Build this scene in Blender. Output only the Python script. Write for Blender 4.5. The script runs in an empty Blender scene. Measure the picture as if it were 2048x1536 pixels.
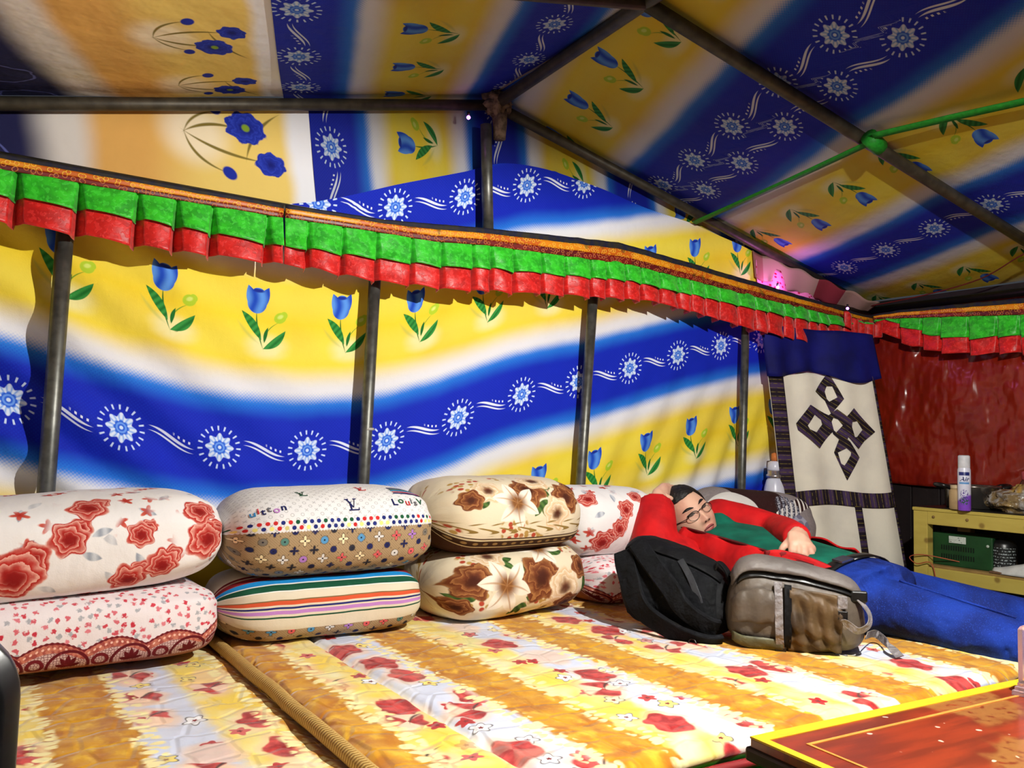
import bpy, bmesh, math, random
from mathutils import Vector as V, Matrix, noise
from math import sin, cos, pi, radians, sqrt, atan2, floor, exp
random.seed(7)
SC = bpy.context.scene
COL = SC.collection

# ------------------------------------------------------------------ camera
CAM = V((0, 0, .95)); FPX = 1640.0
_y, _p, _r = radians(34), radians(3.85), radians(-1.49)
FW = V((sin(_y) * cos(_p), cos(_y) * cos(_p), sin(_p)))
_r0 = V((cos(_y), -sin(_y), 0)); _d0 = -(_r0.cross(FW))
RT = _r0 * cos(_r) + _d0 * sin(_r); DN = _d0 * cos(_r) - _r0 * sin(_r)
cd = bpy.data.cameras.new('camera'); cam = bpy.data.objects.new('camera', cd); COL.objects.link(cam)
cd.sensor_width = 36; cd.sensor_fit = 'HORIZONTAL'; cd.lens = FPX / 2048 * 36; cd.clip_start = .02
m = Matrix((RT, -DN, -FW)).transposed().to_4x4(); m.translation = CAM; cam.matrix_world = m
SC.camera = cam

# ------------------------------------------------------------------ light, world, exposure
world = bpy.data.worlds.new('world'); SC.world = world; world.use_nodes = True
world.node_tree.nodes['Background'].inputs[0].default_value = (.78, .86, 1, 1)
world.node_tree.nodes['Background'].inputs[1].default_value = .04
SC.view_settings.view_transform = 'Standard'; SC.view_settings.look = 'None'
SC.view_settings.gamma = 1; SC.view_settings.use_curve_mapping = False
SC.view_settings.exposure = 0.5
LAMP = V((1.38, .45, 1.88))
def light(name, kind, loc, energy, color=(1, 1, 1), size=.05):
    l = bpy.data.lights.new(name, kind); l.energy = energy; l.color = color
    if kind == 'AREA': l.shape = 'DISK'; l.size = size
    else: l.shadow_soft_size = size
    o = bpy.data.objects.new(name, l); o.location = loc; COL.objects.link(o); return o
light('lamp_glow', 'POINT', LAMP - V((0, 0, .085)), 135, (1, .97, .92), .014)

# ------------------------------------------------------------------ projection helpers (photo pixel -> point on a real plane)
def ray(u, v): return RT * ((u - 1024) / FPX) + DN * ((v - 768) / FPX) + FW
def at(u, v, dep): return CAM + ray(u, v) * dep
def pl(u, v, ax, val):
    k = ray(u, v); return CAM + k * ((val - CAM[ax]) / k[ax])
def lerp(a, b, t): return a + (b - a) * t
def interp(tab, x):
    if x <= tab[0][0]: return tab[0][1]
    for (a, fa), (b, fb) in zip(tab, tab[1:]):
        if x <= b:
            return fa + (fb - fa) * (x - a) / (b - a)
    return tab[-1][1]
def smooth_interp(tab, x):
    # Catmull-Rom through a table
    n = len(tab)
    if x <= tab[0][0]: i = 0
    elif x >= tab[-1][0]: i = n - 2
    else: i = max(k for k in range(n - 1) if tab[k][0] <= x)
    x0, y0 = tab[i]; x1, y1 = tab[i + 1]; h = x1 - x0; t = (x - x0) / h
    m0 = (y1 - tab[i - 1][1]) / (x1 - tab[i - 1][0]) if i > 0 else (y1 - y0) / h
    m1 = (tab[i + 2][1] - y0) / (tab[i + 2][0] - x0) if i < n - 2 else (y1 - y0) / h
    if t < 0: return y0 + m0 * (x - x0)
    if t > 1: return y1 + m1 * (x - x1)
    return (2*t**3-3*t**2+1)*y0 + (t**3-2*t**2+t)*h*m0 + (-2*t**3+3*t**2)*y1 + (t**3-t**2)*h*m1
def nz(x, y=0, z=0): return noise.noise(V((x, y, z)))

# ------------------------------------------------------------------ objects
def tag(o, label, cat, group=None):
    o['label'] = label; o['category'] = cat
    if group: o['group'] = group
    return o
def struct(o): o['kind'] = 'structure'; return o
def empty(name, loc, label=None, cat=None, group=None):
    o = bpy.data.objects.new(name, None); o.location = loc; o.empty_display_size = .05; COL.objects.link(o)
    if label: tag(o, label, cat, group)
    return o
def mk(name, vs, fs, mat, parent=None, uv=None, smooth=True):
    me = bpy.data.meshes.new(name)
    me.from_pydata([tuple(v) for v in vs], [], fs); me.update()
    if uv:
        l = me.uv_layers.new(name='UVMap')
        for lp in me.loops: l.data[lp.index].uv = uv[lp.vertex_index]
    if smooth:
        for p in me.polygons: p.use_smooth = True
    o = bpy.data.objects.new(name, me); COL.objects.link(o)
    if mat: me.materials.append(mat)
    if parent:
        o.parent = parent
        pw = parent.matrix_basis if parent.parent is None else parent.parent.matrix_basis @ parent.matrix_basis
        o.matrix_parent_inverse = pw.inverted()
    return o
def solid(o, t, off=0.0):
    md = o.modifiers.new('thickness', 'SOLIDIFY'); md.thickness = t; md.offset = off; return o
def bevel(o, w, s=2):
    md = o.modifiers.new('bevel', 'BEVEL'); md.width = w; md.segments = s; md.limit_method = 'ANGLE'; md.angle_limit = .6; return o
def grid(fn, nu, nv):
    vs, uv, fs = [], [], []
    for j in range(nv + 1):
        for i in range(nu + 1):
            p, q = fn(i / nu, j / nv); vs.append(p); uv.append(q)
    for j in range(nv):
        for i in range(nu):
            a = j * (nu + 1) + i; fs.append((a, a + 1, a + nu + 2, a + nu + 1))
    return vs, fs, uv
def sheet(name, fn, nu, nv, mat, parent=None):
    vs, fs, uv = grid(fn, nu, nv); return mk(name, vs, fs, mat, parent, uv)
def tube(path, rad, seg=12, up=None, ell=None, cap=True):
    """rings along path; rad: list of radius; ell: list of (ra, rb) with ra along `up`"""
    vs, fs, n = [], [], len(path)
    path = [V(p) for p in path]
    ref = V(up) if up is not None else V((.13, .27, .95))
    for i, p in enumerate(path):
        t = (path[min(i + 1, n - 1)] - path[max(i - 1, 0)]).normalized()
        a = ref - t * ref.dot(t)
        if a.length < 1e-4: a = t.orthogonal()
        a.normalize(); b = t.cross(a)
        if up is None: ref = a
        ra, rb = ell[i] if ell else (rad[i] if hasattr(rad, '__len__') else rad,) * 2
        for k in range(seg):
            th = 2 * pi * k / seg
            vs.append(p + a * (ra * cos(th)) + b * (rb * sin(th)))
    for i in range(n - 1):
        for k in range(seg):
            k2 = (k + 1) % seg
            fs.append((i * seg + k, i * seg + k2, (i + 1) * seg + k2, (i + 1) * seg + k))
    if cap:
        fs.append(tuple(reversed(range(seg)))); fs.append(tuple(range((n - 1) * seg, n * seg)))
    return vs, fs
def merge(*parts):
    vs, fs = [], []
    for a, b in parts:
        o = len(vs); vs += list(a); fs += [tuple(i + o for i in f) for f in b]
    return vs, fs
def box(lo, hi, M=None):
    x0, y0, z0 = lo; x1, y1, z1 = hi
    vs = [V(p) for p in ((x0,y0,z0),(x1,y0,z0),(x1,y1,z0),(x0,y1,z0),(x0,y0,z1),(x1,y0,z1),(x1,y1,z1),(x0,y1,z1))]
    if M: vs = [M @ v for v in vs]
    return vs, [(3,2,1,0),(4,5,6,7),(0,1,5,4),(1,2,6,5),(2,3,7,6),(3,0,4,7)]
def mkbox(name, lo, hi, mat, parent=None, bev=.003, M=None):
    vs, fs = box(lo, hi, M); o = mk(name, vs, fs, mat, parent, smooth=False)
    if bev: bevel(o, bev)
    return o
def lathe(prof, seg=24, M=None, cap=True):
    vs, fs = [], []
    for r, z in prof:
        for k in range(seg):
            a = 2 * pi * k / seg; vs.append(V((r * cos(a), r * sin(a), z)))
    for i in range(len(prof) - 1):
        for k in range(seg):
            k2 = (k + 1) % seg; fs.append((i*seg+k, i*seg+k2, (i+1)*seg+k2, (i+1)*seg+k))
    if cap: fs.append(tuple(reversed(range(seg)))); fs.append(tuple(range((len(prof)-1)*seg, len(prof)*seg)))
    if M: vs = [M @ v for v in vs]
    return vs, fs
def ribbon(path, w, nrm, t=.002):
    """flat strap: path points, width w, nrm normal (vector or list)"""
    vs, fs, n = [], [], len(path); path = [V(p) for p in path]
    for i, p in enumerate(path):
        tg = (path[min(i+1, n-1)] - path[max(i-1, 0)]).normalized()
        nn = V(nrm[i] if isinstance(nrm, list) else nrm); s = tg.cross(nn).normalized(); nn = s.cross(tg).normalized()
        for a, b in ((-.5, -.5), (.5, -.5), (.5, .5), (-.5, .5)): vs.append(p + s * (a * w) + nn * (b * t))
    for i in range(n - 1):
        for k in range(4):
            fs.append((i*4+k, i*4+(k+1) % 4, (i+1)*4+(k+1) % 4, (i+1)*4+k))
    fs += [(3, 2, 1, 0), tuple(range((n-1)*4, n*4))]
    return vs, fs
def spline(pts, n):
    out = []; P = [V(p) for p in pts]
    for i in range(len(P) - 1):
        p0 = P[max(i-1, 0)]; p1 = P[i]; p2 = P[i+1]; p3 = P[min(i+2, len(P)-1)]
        for k in range(n):
            t = k / n
            out.append(.5 * ((2*p1) + (p2-p0)*t + (2*p0-5*p1+4*p2-p3)*t*t + (3*p1-p0-3*p2+p3)*t**3))
    out.append(P[-1]); return out
def sph(c, r, M=None, nu=24, nv=16, fn=None):
    vs, fs = [], []
    rr = r if hasattr(r, '__len__') else (r, r, r)
    for j in range(nv + 1):
        ph = pi * j / nv
        for i in range(nu):
            th = 2 * pi * i / nu; d = V((sin(ph)*cos(th), sin(ph)*sin(th), -cos(ph)))
            p = V((d.x*rr[0], d.y*rr[1], d.z*rr[2]))
            if fn: p = fn(d, p)
            vs.append((M @ p if M else p) + V(c))
    for j in range(nv):
        for i in range(nu):
            i2 = (i+1) % nu; fs.append((j*nu+i, j*nu+i2, (j+1)*nu+i2, (j+1)*nu+i))
    return vs, fs
def baked(o, *mods):
    """apply modifiers of o into its mesh"""
    dg = bpy.context.evaluated_depsgraph_get(); dg.update()
    me = bpy.data.meshes.new_from_object(o.evaluated_get(dg)); old = o.data
    o.modifiers.clear(); o.data = me
    for p in me.polygons: p.use_smooth = True
    return o

# ------------------------------------------------------------------ node expressions
NT = None
class E:
    __slots__ = ('v',)
    def __init__(s, v): s.v = v
    def __add__(a, b): return mt('ADD', a, b)
    __radd__ = __add__
    def __sub__(a, b): return mt('SUBTRACT', a, b)
    def __rsub__(a, b): return mt('SUBTRACT', b, a)
    def __mul__(a, b): return mt('MULTIPLY', a, b)
    __rmul__ = __mul__
    def __truediv__(a, b): return mt('DIVIDE', a, b)
    def __neg__(a): return mt('MULTIPLY', a, -1.0)
def raw(x): return x.v if isinstance(x, E) else x
def put(x, s):
    x = raw(x)
    if isinstance(x, (int, float)): s.default_value = x
    elif isinstance(x, (tuple, list)): s.default_value = (*x[:3], 1)
    else: NT.links.new(x, s)
def mt(op, *a):
    n = NT.nodes.new('ShaderNodeMath'); n.operation = op
    for i, x in enumerate(a): put(x, n.inputs[i])
    return E(n.outputs[0])
def esin(x): return mt('SINE', x)
def ecos(x): return mt('COSINE', x)
def eabs(x): return mt('ABSOLUTE', x)
def emin(a, b): return mt('MINIMUM', a, b)
def emax(a, b): return mt('MAXIMUM', a, b)
def efloor(x): return mt('FLOOR', x)
def emod(x, p): return mt('FLOORED_MODULO', x, p)
def eatan(y, x): return mt('ARCTAN2', y, x)
def elen(x, y): return mt('SQRT', x * x + y * y)
def ss(a, b, x):
    n = NT.nodes.new('ShaderNodeMapRange'); n.interpolation_type = 'SMOOTHSTEP'
    put(x, n.inputs[0]); put(a, n.inputs[1]); put(b, n.inputs[2]); return E(n.outputs[0])
def below(x, th, s): return 1 - ss(th - s, th + s, x) if isinstance(th, (int, float)) else 1 - ss(-s, s, x - th)
def vec(x, y, z=0):
    n = NT.nodes.new('ShaderNodeCombineXYZ'); put(x, n.inputs[0]); put(y, n.inputs[1]); put(z, n.inputs[2]); return E(n.outputs[0])
def nse(x, y, scale, det=2.0, z=0.0):
    n = NT.nodes.new('ShaderNodeTexNoise'); NT.links.new(vec(x, y, z).v, n.inputs['Vector'])
    n.inputs['Scale'].default_value = scale; n.inputs['Detail'].default_value = det; return E(n.outputs[0])
def wht(x, y, z=0.0):
    n = NT.nodes.new('ShaderNodeTexWhiteNoise'); NT.links.new(vec(x, y, z).v, n.inputs['Vector'])
    return E(n.outputs['Value'])
def vor(x, y, scale, rnd=1.0, feat='F1'):
    n = NT.nodes.new('ShaderNodeTexVoronoi'); n.voronoi_dimensions = '2D'; n.feature = feat
    NT.links.new(vec(x, y).v, n.inputs['Vector']); n.inputs['Scale'].default_value = scale; n.inputs['Randomness'].default_value = rnd
    return n
def sep(s):
    n = NT.nodes.new('ShaderNodeSeparateXYZ'); NT.links.new(raw(s), n.inputs[0]); return [E(o) for o in n.outputs]
def mix(a, b, f):
    n = NT.nodes.new('ShaderNodeMix'); n.data_type = 'RGBA'
    put(f, n.inputs[0]); put(a, n.inputs[6]); put(b, n.inputs[7]); return E(n.outputs[2])
def uvs():
    n = NT.nodes.new('ShaderNodeUVMap'); n.uv_map = 'UVMap'; s = sep(n.outputs[0]); return s[0], s[1]
def objco():
    n = NT.nodes.new('ShaderNodeTexCoord'); return sep(n.outputs['Object'])
def c(r, g, b):
    f = lambda x: (x/255/12.92 if x/255 <= .04045 else ((x/255+.055)/1.055)**2.4)
    return (f(r), f(g), f(b))
class M:
    """with M('name') as m: ... m.out(color, rough=..)"""
    def __init__(s, name):
        global NT
        s.m = bpy.data.materials.new(name); s.m.use_nodes = True; NT = s.m.node_tree
        s.b = NT.nodes['Principled BSDF']; s.nt = NT
    def out(s, col, rough=.8, spec=.3, metal=0, bump=None, bstr=.3, bdist=.01, sheen=0, coat=0, alpha=None, trans=0):
        b = s.b; put(col, b.inputs['Base Color']); put(rough, b.inputs['Roughness'])
        b.inputs['Specular IOR Level'].default_value = spec; b.inputs['Metallic'].default_value = metal
        if sheen: b.inputs['Sheen Weight'].default_value = sheen
        if coat: b.inputs['Coat Weight'].default_value = coat; b.inputs['Coat Roughness'].default_value = .12
        if trans: b.inputs['Transmission Weight'].default_value = trans
        if alpha is not None: put(alpha, b.inputs['Alpha'])
        if bump is not None:
            n = NT.nodes.new('ShaderNodeBump'); n.inputs['Strength'].default_value = bstr; n.inputs['Distance'].default_value = bdist
            put(bump, n.inputs['Height']); NT.links.new(n.outputs[0], b.inputs['Normal'])
        return s.m
# drawing primitives
def ell(x, y, cx, cy, rx, ry, rot=0.0, s=.05):
    dx, dy = x - cx, y - cy
    if rot: dx, dy = dx * cos(rot) + dy * sin(rot), dy * cos(rot) - dx * sin(rot)
    return below(elen(dx / rx, dy / ry), 1.0, s)
def lens(x, y, p0, p1, w, bend=0.0, s=.006):
    ax, ay = p1[0]-p0[0], p1[1]-p0[1]; L = sqrt(ax*ax + ay*ay)
    dx, dy = x - p0[0], y - p0[1]
    a = dx * (ax/L/L) + dy * (ay/L/L); b = dy * (ax/L) - dx * (ay/L)
    h = a * (1 - a) * 4
    return below(eabs(b - h * bend) - h * w, 0.0, s)
def flower(col, x, y, cx, cy, R, n, rot, c_in, c_mid, c_out, lob=.25, wob=None, rings=9.0, s=.07):
    dx, dy = x - cx, y - cy; r = elen(dx, dy); th = eatan(dy, dx) + rot
    lb = ecos(th * n)
    q = r / (R * (1 - lob) + lb * (R * lob))
    if wob is not None: q = q + (wob - .5) * .35
    msk = below(q, 1.0, s)
    sp = q * (rings * .2) + th * (2 / (2 * pi))
    if wob is not None: sp = sp + (wob - .5) * 1.6
    w = emod(sp, 1.0); w = w * w
    cc = mix(c_in, c_out, ss(.0, .6, q)); cc = mix(cc, c_mid, w * ss(.15, .7, q) * .8)
    return mix(col, cc, msk)

# ================================================================== PRINTED CLOTHS
P = .768; TS = .27
WHT, YEL, YEL2 = c(226, 226, 232), c(242, 214, 40), c(214, 160, 18)
BLU, BLU2 = c(6, 30, 176), c(36, 128, 226)
def tulip(col, x, y):
    grn, grn2 = c(14, 104, 34), c(60, 160, 70)
    col = mix(col, c(236, 236, 200), ell(x, y, .06, .06, .30, .16, 0, .6) * .55)
    col = mix(col, c(120, 160, 40), lens(x, y, (.0, .12), (.26, .46), .008, .05))
    col = mix(col, c(150, 170, 90), lens(x, y, (-.1, .1), (-.42, .40), .03, .02, .03) * .4)
    col = mix(col, c(176, 206, 44), emax(ell(x, y, .27, .53, .105, .085, .5, .1), ell(x, y, .33, .58, .06, .06, 0, .1)))
    col = mix(col, c(210, 226, 110), ell(x, y, .27, .55, .05, .03, .5, .4))
    col = mix(col, grn, lens(x, y, (-.12, .62), (0, 0), .014, -.03))
    gl = esin((x - y) * 50) * .3 + .35
    col = mix(col, mix(grn, grn2, gl), lens(x, y, (-.03, .14), (-.36, .58), .07, -.03))
    col = mix(col, mix(grn, grn2, gl), lens(x, y, (.0, .0), (.37, .33), .065, -.045))
    col = mix(col, grn, lens(x, y, (.02, .10), (.08, .36), .03, .01))
    b = emax(ell(x, y, -.12, .73, .155, .165, 0, .05), emax(lens(x, y, (-.18, .6), (-.28, 1.0), .085, -.02), lens(x, y, (-.06, .6), (.06, 1.0), .085, .02)))
    b = emax(b, ell(x, y, -.11, .89, .11, .085, 0, .06))
    sh = esin((x + .12) * 26 + esin(y * 14) * .7) * .5 + .5
    bc = mix(c(18, 70, 190), c(96, 160, 240), sh * .8)
    bc = mix(bc, c(12, 40, 150), ell(x, y, -.11, .93, .09, .03, 0, .4))
    return mix(col, bc, b)
def daisy(col, x, y, R):
    r = elen(x, y); th = eatan(y, x); c8 = ecos(th * 8)
    d = below(eabs(r - R * 1.38), R * .16, R * .05) * ss(.55, .8, ecos(th * 19))
    col = mix(col, c(205, 222, 250), d)
    col = mix(col, mix(c(120, 165, 236), c(225, 235, 252), eabs(c8)), below(r, c8 * (R * .14) + R * .88, R * .05))
    col = mix(col, mix(c(30, 90, 215), c(110, 160, 240), esin(r * (26 / R)) * .5 + .5), below(r, c8 * (R * .06) + R * .5, R * .05))
    return mix(col, c(215, 230, 252), below(r, R * .12, R * .04))
def swoosh(col, x, y):
    f = y + esin(x * (pi / .13)) * .022
    tp = emax(1 - (x / .062) * (x / .062), 0.0)
    l = emax(below(eabs(f - .004) - tp * .0045, 0.0, .0012), below(eabs(f + .009) - tp * .003, 0.0, .0012))
    l = l * below(eabs(x), .062, .004)
    dots = below(eabs(f - .018 * 1.0), .0035, .001) * ss(.2, .5, esin(x * 420)) * ss(.0, .01, x) * below(x, .055, .005)
    return mix(col, c(228, 234, 250), emax(l, dots))
def cloth_tulip(name, ph_d=.109, ph_t=.221, dull=1.0):
    m = M(name); u, v = uvs()
    v0 = v + (nse(u, v, 6, 2) - .5) * .02
    vv = emod(v0 + P / 2, P) - P / 2; av = eabs(vv)
    yl = mix(YEL, YEL2, ss(.4, .75, nse(u, v, 2.4, 3)) * .55)
    yl = mix(yl, c(236, 226, 110), below(eabs(av - .31), .05, .05) * .35)
    col = mix(WHT, yl, ss(.185, .275, av))
    dots = esin(u * 620) * esin(v * 620)
    ed = below(av + dots * .006, .162, .022)
    bl = mix(BLU, BLU2, ss(.085, .165, av)); bl = mix(bl, c(8, 60, 196), ss(.1, .5, dots) * .35)
    col = mix(col, bl, ed)
    # tulips
    vt = emod(v, P); iu = efloor((u - ph_t + TS / 2) / TS)
    tx = emod(u - ph_t + TS / 2, TS) - TS / 2
    col = tulip(col, tx / .185, (vt - .30) / .185)
    vd = emod(v + P / 2, P) - P / 2
    dx = emod(u - ph_d + TS / 2, TS) - TS / 2
    col = daisy(col, dx, vd, .041)
    sx = emod(u - ph_d, TS) - TS / 2
    col = swoosh(col, sx, vd)
    bump = nse(u, v, 9, 3) + nse(u, v, 240, 1) * .05
    if dull < 1: col = mix(col, (0, 0, 0), 1 - dull)  # even darkening that paints weaker roof light into the print
    return m.out(col, .78, .25, bump=bump, bstr=.35, bdist=.02)
def cloth_peony(name):
    m = M(name); u, v = uvs()          # v: 0 at seam, grows to the left; u along stripes
    vn = v + (nse(u, v, 4, 2) - .5) * .05
    col = mix(c(222, 222, 226), c(222, 192, 104), ss(.04, .08, vn))
    col = mix(col, c(208, 158, 84), ss(.24, .40, vn))
    col = mix(col, c(206, 198, 190), ss(.46, .52, vn))
    col = mix(col, c(26, 26, 66), ss(.54, .62, vn))
    curl = elen(emod(u, .22) - .11, emod(v, .2) - .1)
    col = mix(col, c(84, 88, 150), below(eabs(curl - .07 + (nse(u, v, 14) - .5) * .05), .003, .002) * ss(.57, .63, vn))
    u = u * 1.35; v = (v - .03) * 1.35
    cu = emod(u, .47) - .235
    wob = nse(u, v, 40, 2)
    col = mix(col, c(236, 228, 214), ell(cu, v, .0, .33, .11, .09, 0, .5) * .6)
    st = c(120, 104, 44)
    for p0, p1, w, bd in (((.0, .36), (.05, .2), .006, .02), ((.0, .36), (-.06, .13), .006, -.02), ((.0, .36), (-.13, .24), .005, -.03), ((-.06, .18), (.14, .07), .006, .02), ((0, .36), (.1, .26), .004, .02)):
        col = mix(col, st, lens(cu, v, p0, p1, w, bd, .003))
    dk, md, lt = c(10, 18, 104), c(22, 40, 150), c(44, 66, 186)
    col = flower(col, cu, v, .06, .175, .066, 8, .3, dk, lt, md, .06, wob, 16, .05)
    col = flower(col, cu, v, -.065, .105, .050, 7, .9, dk, lt, md, .06, wob, 14, .05)
    col = mix(col, c(120, 150, 40), ell(cu, v, .06, .175, .014, .012, 0, .3))
    col = mix(col, md, ell(cu, v, -.13, .235, .026, .02, .5, .15))
    col = mix(col, md, ell(cu, v, .11, .265, .022, .018, .5, .15))
    bump = nse(u, v, 7, 3)
    return m.out(col, .8, .2, bump=bump, bstr=.35, bdist=.02)

def simple(name, rgb, rough=.7, spec=.3, metal=0, var=.25, nscale=20, bstr=.15, bdist=.004, rgb2=None, coat=0, sheen=0):
    m = M(name); x, y, z = objco()
    n = nse(x, y, nscale, 3, z)
    a = rgb; b = rgb2 or tuple(k * (1 - var) for k in rgb)
    return m.out(mix(a, b, ss(.3, .7, n)), rough, spec, metal, bump=n, bstr=bstr, bdist=bdist, coat=coat, sheen=sheen)

M_STEEL = simple('galvanised_pipe', c(104, 104, 98), .42, .5, .65, .45, 30, .1)
M_DARKSTEEL = simple('dull_pipe', c(74, 68, 56), .5, .5, .45, .45, 25, .1)
M_BLACK = simple('black_fabric', c(17, 18, 22), .8, .25, 0, .4, 60, .3)
M_BLACKP = simple('black_plastic', c(14, 14, 15), .35, .5, 0, .3, 30, .05)
M_CLOTH = cloth_tulip('tulip_print_cotton')
M_ROOF = cloth_tulip('shaded_tulip_print_roof_cotton', .0, .09, .55)  # same print as the wall, the roof's dimness put into its colour
M_PEONY = cloth_peony('peony_print_cotton')

# ================================================================== SHELL
W, B = 2.5, .42
RX, RZ = 1.545, 2.165          # ridge
EX, EZ = 3.885, 1.68           # right eave
EL = 2 * RX - EX               # left eave x
EZL = 1.57                     # left eave is lower
KS = .883
D1 = [(-.6, 1.15), (.112, 1.018), (.379, .954), (.654, .903), (.932, .899), (1.2, .937), (1.458, 1.021), (1.719, 1.114), (1.987, 1.177), (2.286, 1.257), (2.574, 1.336), (2.839, 1.397), (3.073, 1.442), (4.0, 1.60)]
def wallv(x, z):
    v = z - smooth_interp(D1, x)
    return v * P / .79 if v > .3 else v
EDGE = [(-1, 1.60), (.55, 1.62), (.9, 1.69), (1.21, 1.81), (1.45, 1.90), (1.617, 1.967), (1.8, 1.985), (2.05, 1.966), (2.35, 1.93), (2.7, 1.90), (3.9, 1.68)]
def gable_z(x): return RZ - abs(x - RX) * (RZ - (EZ if x > RX else EZL)) / (EX - RX)
def wallfold(x, z):
    f = 0
    # diagonal drag folds from the upper left, soft vertical folds lower right
    k = exp(-((x - .15) / .5) ** 2)
    f += .020 * k * sin((x * 1.0 + z * 1.25) * 26) * (.4 + .6 * min(1, max(0, (1.75 - z))))
    f += .010 * exp(-((x - 2.7) / .6) ** 2) * max(0, min(1, (1.35 - z) / .5)) * sin((x - .55 * z) * 42 + 2 * nz(x * 2, z * 2))
    f += .012 * nz(x * 1.7, z * 2.1, 3) + .006 * nz(x * 5, z * 5, 9)
    return f
def f_wall(s, t):
    x = lerp(-.75, EX, s); z1 = min(smooth_interp(EDGE, x), gable_z(x) - .005); z = lerp(.02, z1, t)
    return V((x, W - wallfold(x, z) - (.006 if z > 1.7 else 0), z)), (x, wallv(x, z))
wall = sheet('wall_back', f_wall, 260, 130, M_CLOTH); struct(wall)
# gable cloth above (behind the wall cloth's top hem): peony piece on the left, tulip piece on the right
def f_gpeony(s, t):
    x = lerp(EL, .93, s); z = lerp(1.55, gable_z(x) + .01, t)
    d = .93 + (z - 1.62) * -.14 - x
    return V((x, W + .012 - .008 * nz(x * 3, z * 3, 5), z)), ((z - 1.6) * .95 + .30, max(0, d) * .75)
struct(wall)
g = sheet('gable_panel', f_gpeony, 60, 20, M_PEONY, wall)
def f_gtulip(s, t):
    x = lerp(.93 - .14 * .4 * t, EX, s); z = lerp(1.58, gable_z(x) + .01, t)
    # stripes hang almost vertically here: across = x
    vv = (x - .98 + (z - 1.7) * .12) * 1.16
    return V((x, W + .011 - .008 * nz(x * 3, z * 3, 8), z)), (z * .95 + .10, -vv + (P if False else 0))
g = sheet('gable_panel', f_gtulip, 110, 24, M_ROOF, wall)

# roof: right and left slopes
Y0 = -.3
SL = sqrt((EX - RX) ** 2 + (RZ - EZ) ** 2)
def roofv(t, y):                 # t signed distance from ridge, in photo units / KS
    v = t / KS - .38 * y / KS
    if t < 0: return -(t - .38 * y + 1.66)
    return (abs(v) - .092) * .80 * KS
def sag(s, y): return .03 * sin(pi * min(1, max(0, s / SL))) * sin(pi * ((y % .87) / .87)) * .7 + .006 * nz(s * 3, y * 3, 2)
def f_roofR(s, t):
    a = s * SL; y = lerp(W + .01, Y0, t)
    return V((RX + (EX - RX) * s, y, RZ + .03 + (EZ - RZ) * s - sag(a, W - y))), (y + (TS / 2 if a / KS - .38 * y / KS > 0 else 0), roofv(a, y))
def f_roofL(s, t):
    y = lerp(W + .01, Y0, t); lim = 1.72 - .38 * y
    a = s * max(.05, lim)
    return V((RX - (EX - RX) * a / SL, y, RZ + .03 + (EZL - RZ) * a / SL - sag(a, W - y))), (y * 1.0 + .05, roofv(-a, y))
def f_roofP(s, t):
    y = lerp(W + .01, Y0, t); lim = 1.72 - .38 * y
    a = lerp(max(.05, lim), SL, s)
    return V((RX - (EX - RX) * a / SL, y, RZ + .035 + (EZL - RZ) * a / SL - sag(a, W - y))), (y + .22, a - lim)
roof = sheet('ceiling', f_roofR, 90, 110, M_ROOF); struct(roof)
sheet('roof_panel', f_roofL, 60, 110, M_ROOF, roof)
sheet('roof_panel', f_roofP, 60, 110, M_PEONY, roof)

wl = sheet('wall_left', lambda a, b: (V((EL + .015 * nz(a * 9, b * 4), lerp(W, Y0, a), lerp(0, EZL + .02, b))), (lerp(W, Y0, a), b * EZL - .9)), 60, 40, M_CLOTH); struct(wl)
# floor
m = M('packed_floor'); x, y, z = objco()
n = nse(x, y, 5, 4)
M_FLOOR = m.out(mix(c(96, 76, 66), c(70, 56, 50), n), .85, .2, bump=n, bstr=.3)
fl = mkbox('floor', (-1.2, -1.2, -.05), (4.1, 2.6, 0), M_FLOOR, None, 0); struct(fl)

# right wall: dark boards, red tarpaulin over its upper part
m = M('dark_board'); x, y, z = objco()
n = nse(y * 4, z * .6, 8, 4, x)
M_BOARD = m.out(mix(c(34, 24, 24), c(20, 15, 16), n), .6, .3, bump=n, bstr=.3, bdist=.004)
wr = mkbox('wall_right', (EX + .03, -.6, 0), (EX + .06, W + .03, EZ + .03), M_BOARD, None, 0); struct(wr)
yb = -.55
while yb < W:
    mkbox('board', (EX + .008, yb, 0), (EX + .03, yb + .135, EZ), M_BOARD, wr, .003); yb += .14
m = M('red_tarpaulin'); u, v = uvs()
cr = esin((u * 1.0 + v * .5) * 18 + nse(u, v, 5, 2) * 9)
n = nse(u, v, 3.5, 3) * 1.2 + nse(u * 2.2, v, 5, 2) * .6
M_TARP = m.out(mix(c(150, 32, 12), c(104, 20, 8), nse(u, v, 6, 3)), .27, .7, bump=n, bstr=.9, bdist=.06)
def f_tarp(s, t):
    y = lerp(W - .03, -.4, s); z = lerp(.785, EZ - .01, t) - .01 * (1 - t) * sin(s * 9)
    f = .02 * nz(y * 2.2, z * 1.6, 1) + .012 * nz(y * 6, z * 3, 4) + .014 * exp(-((y - (2.28 - (z - 1.25) * .25)) / .02) ** 2) + .018 * exp(-((y - 1.925) / .012) ** 2) * min(1, max(0, (1.12 - z) / .2))
    return V((EX - .012 - f, y, z)), (y, z)
tp = sheet('tarpaulin', f_tarp, 140, 60, M_TARP)
tag(solid(tp, .002), 'glossy creased red tarpaulin hung over the dark boards behind the yellow shelf', 'tarpaulin')

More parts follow.
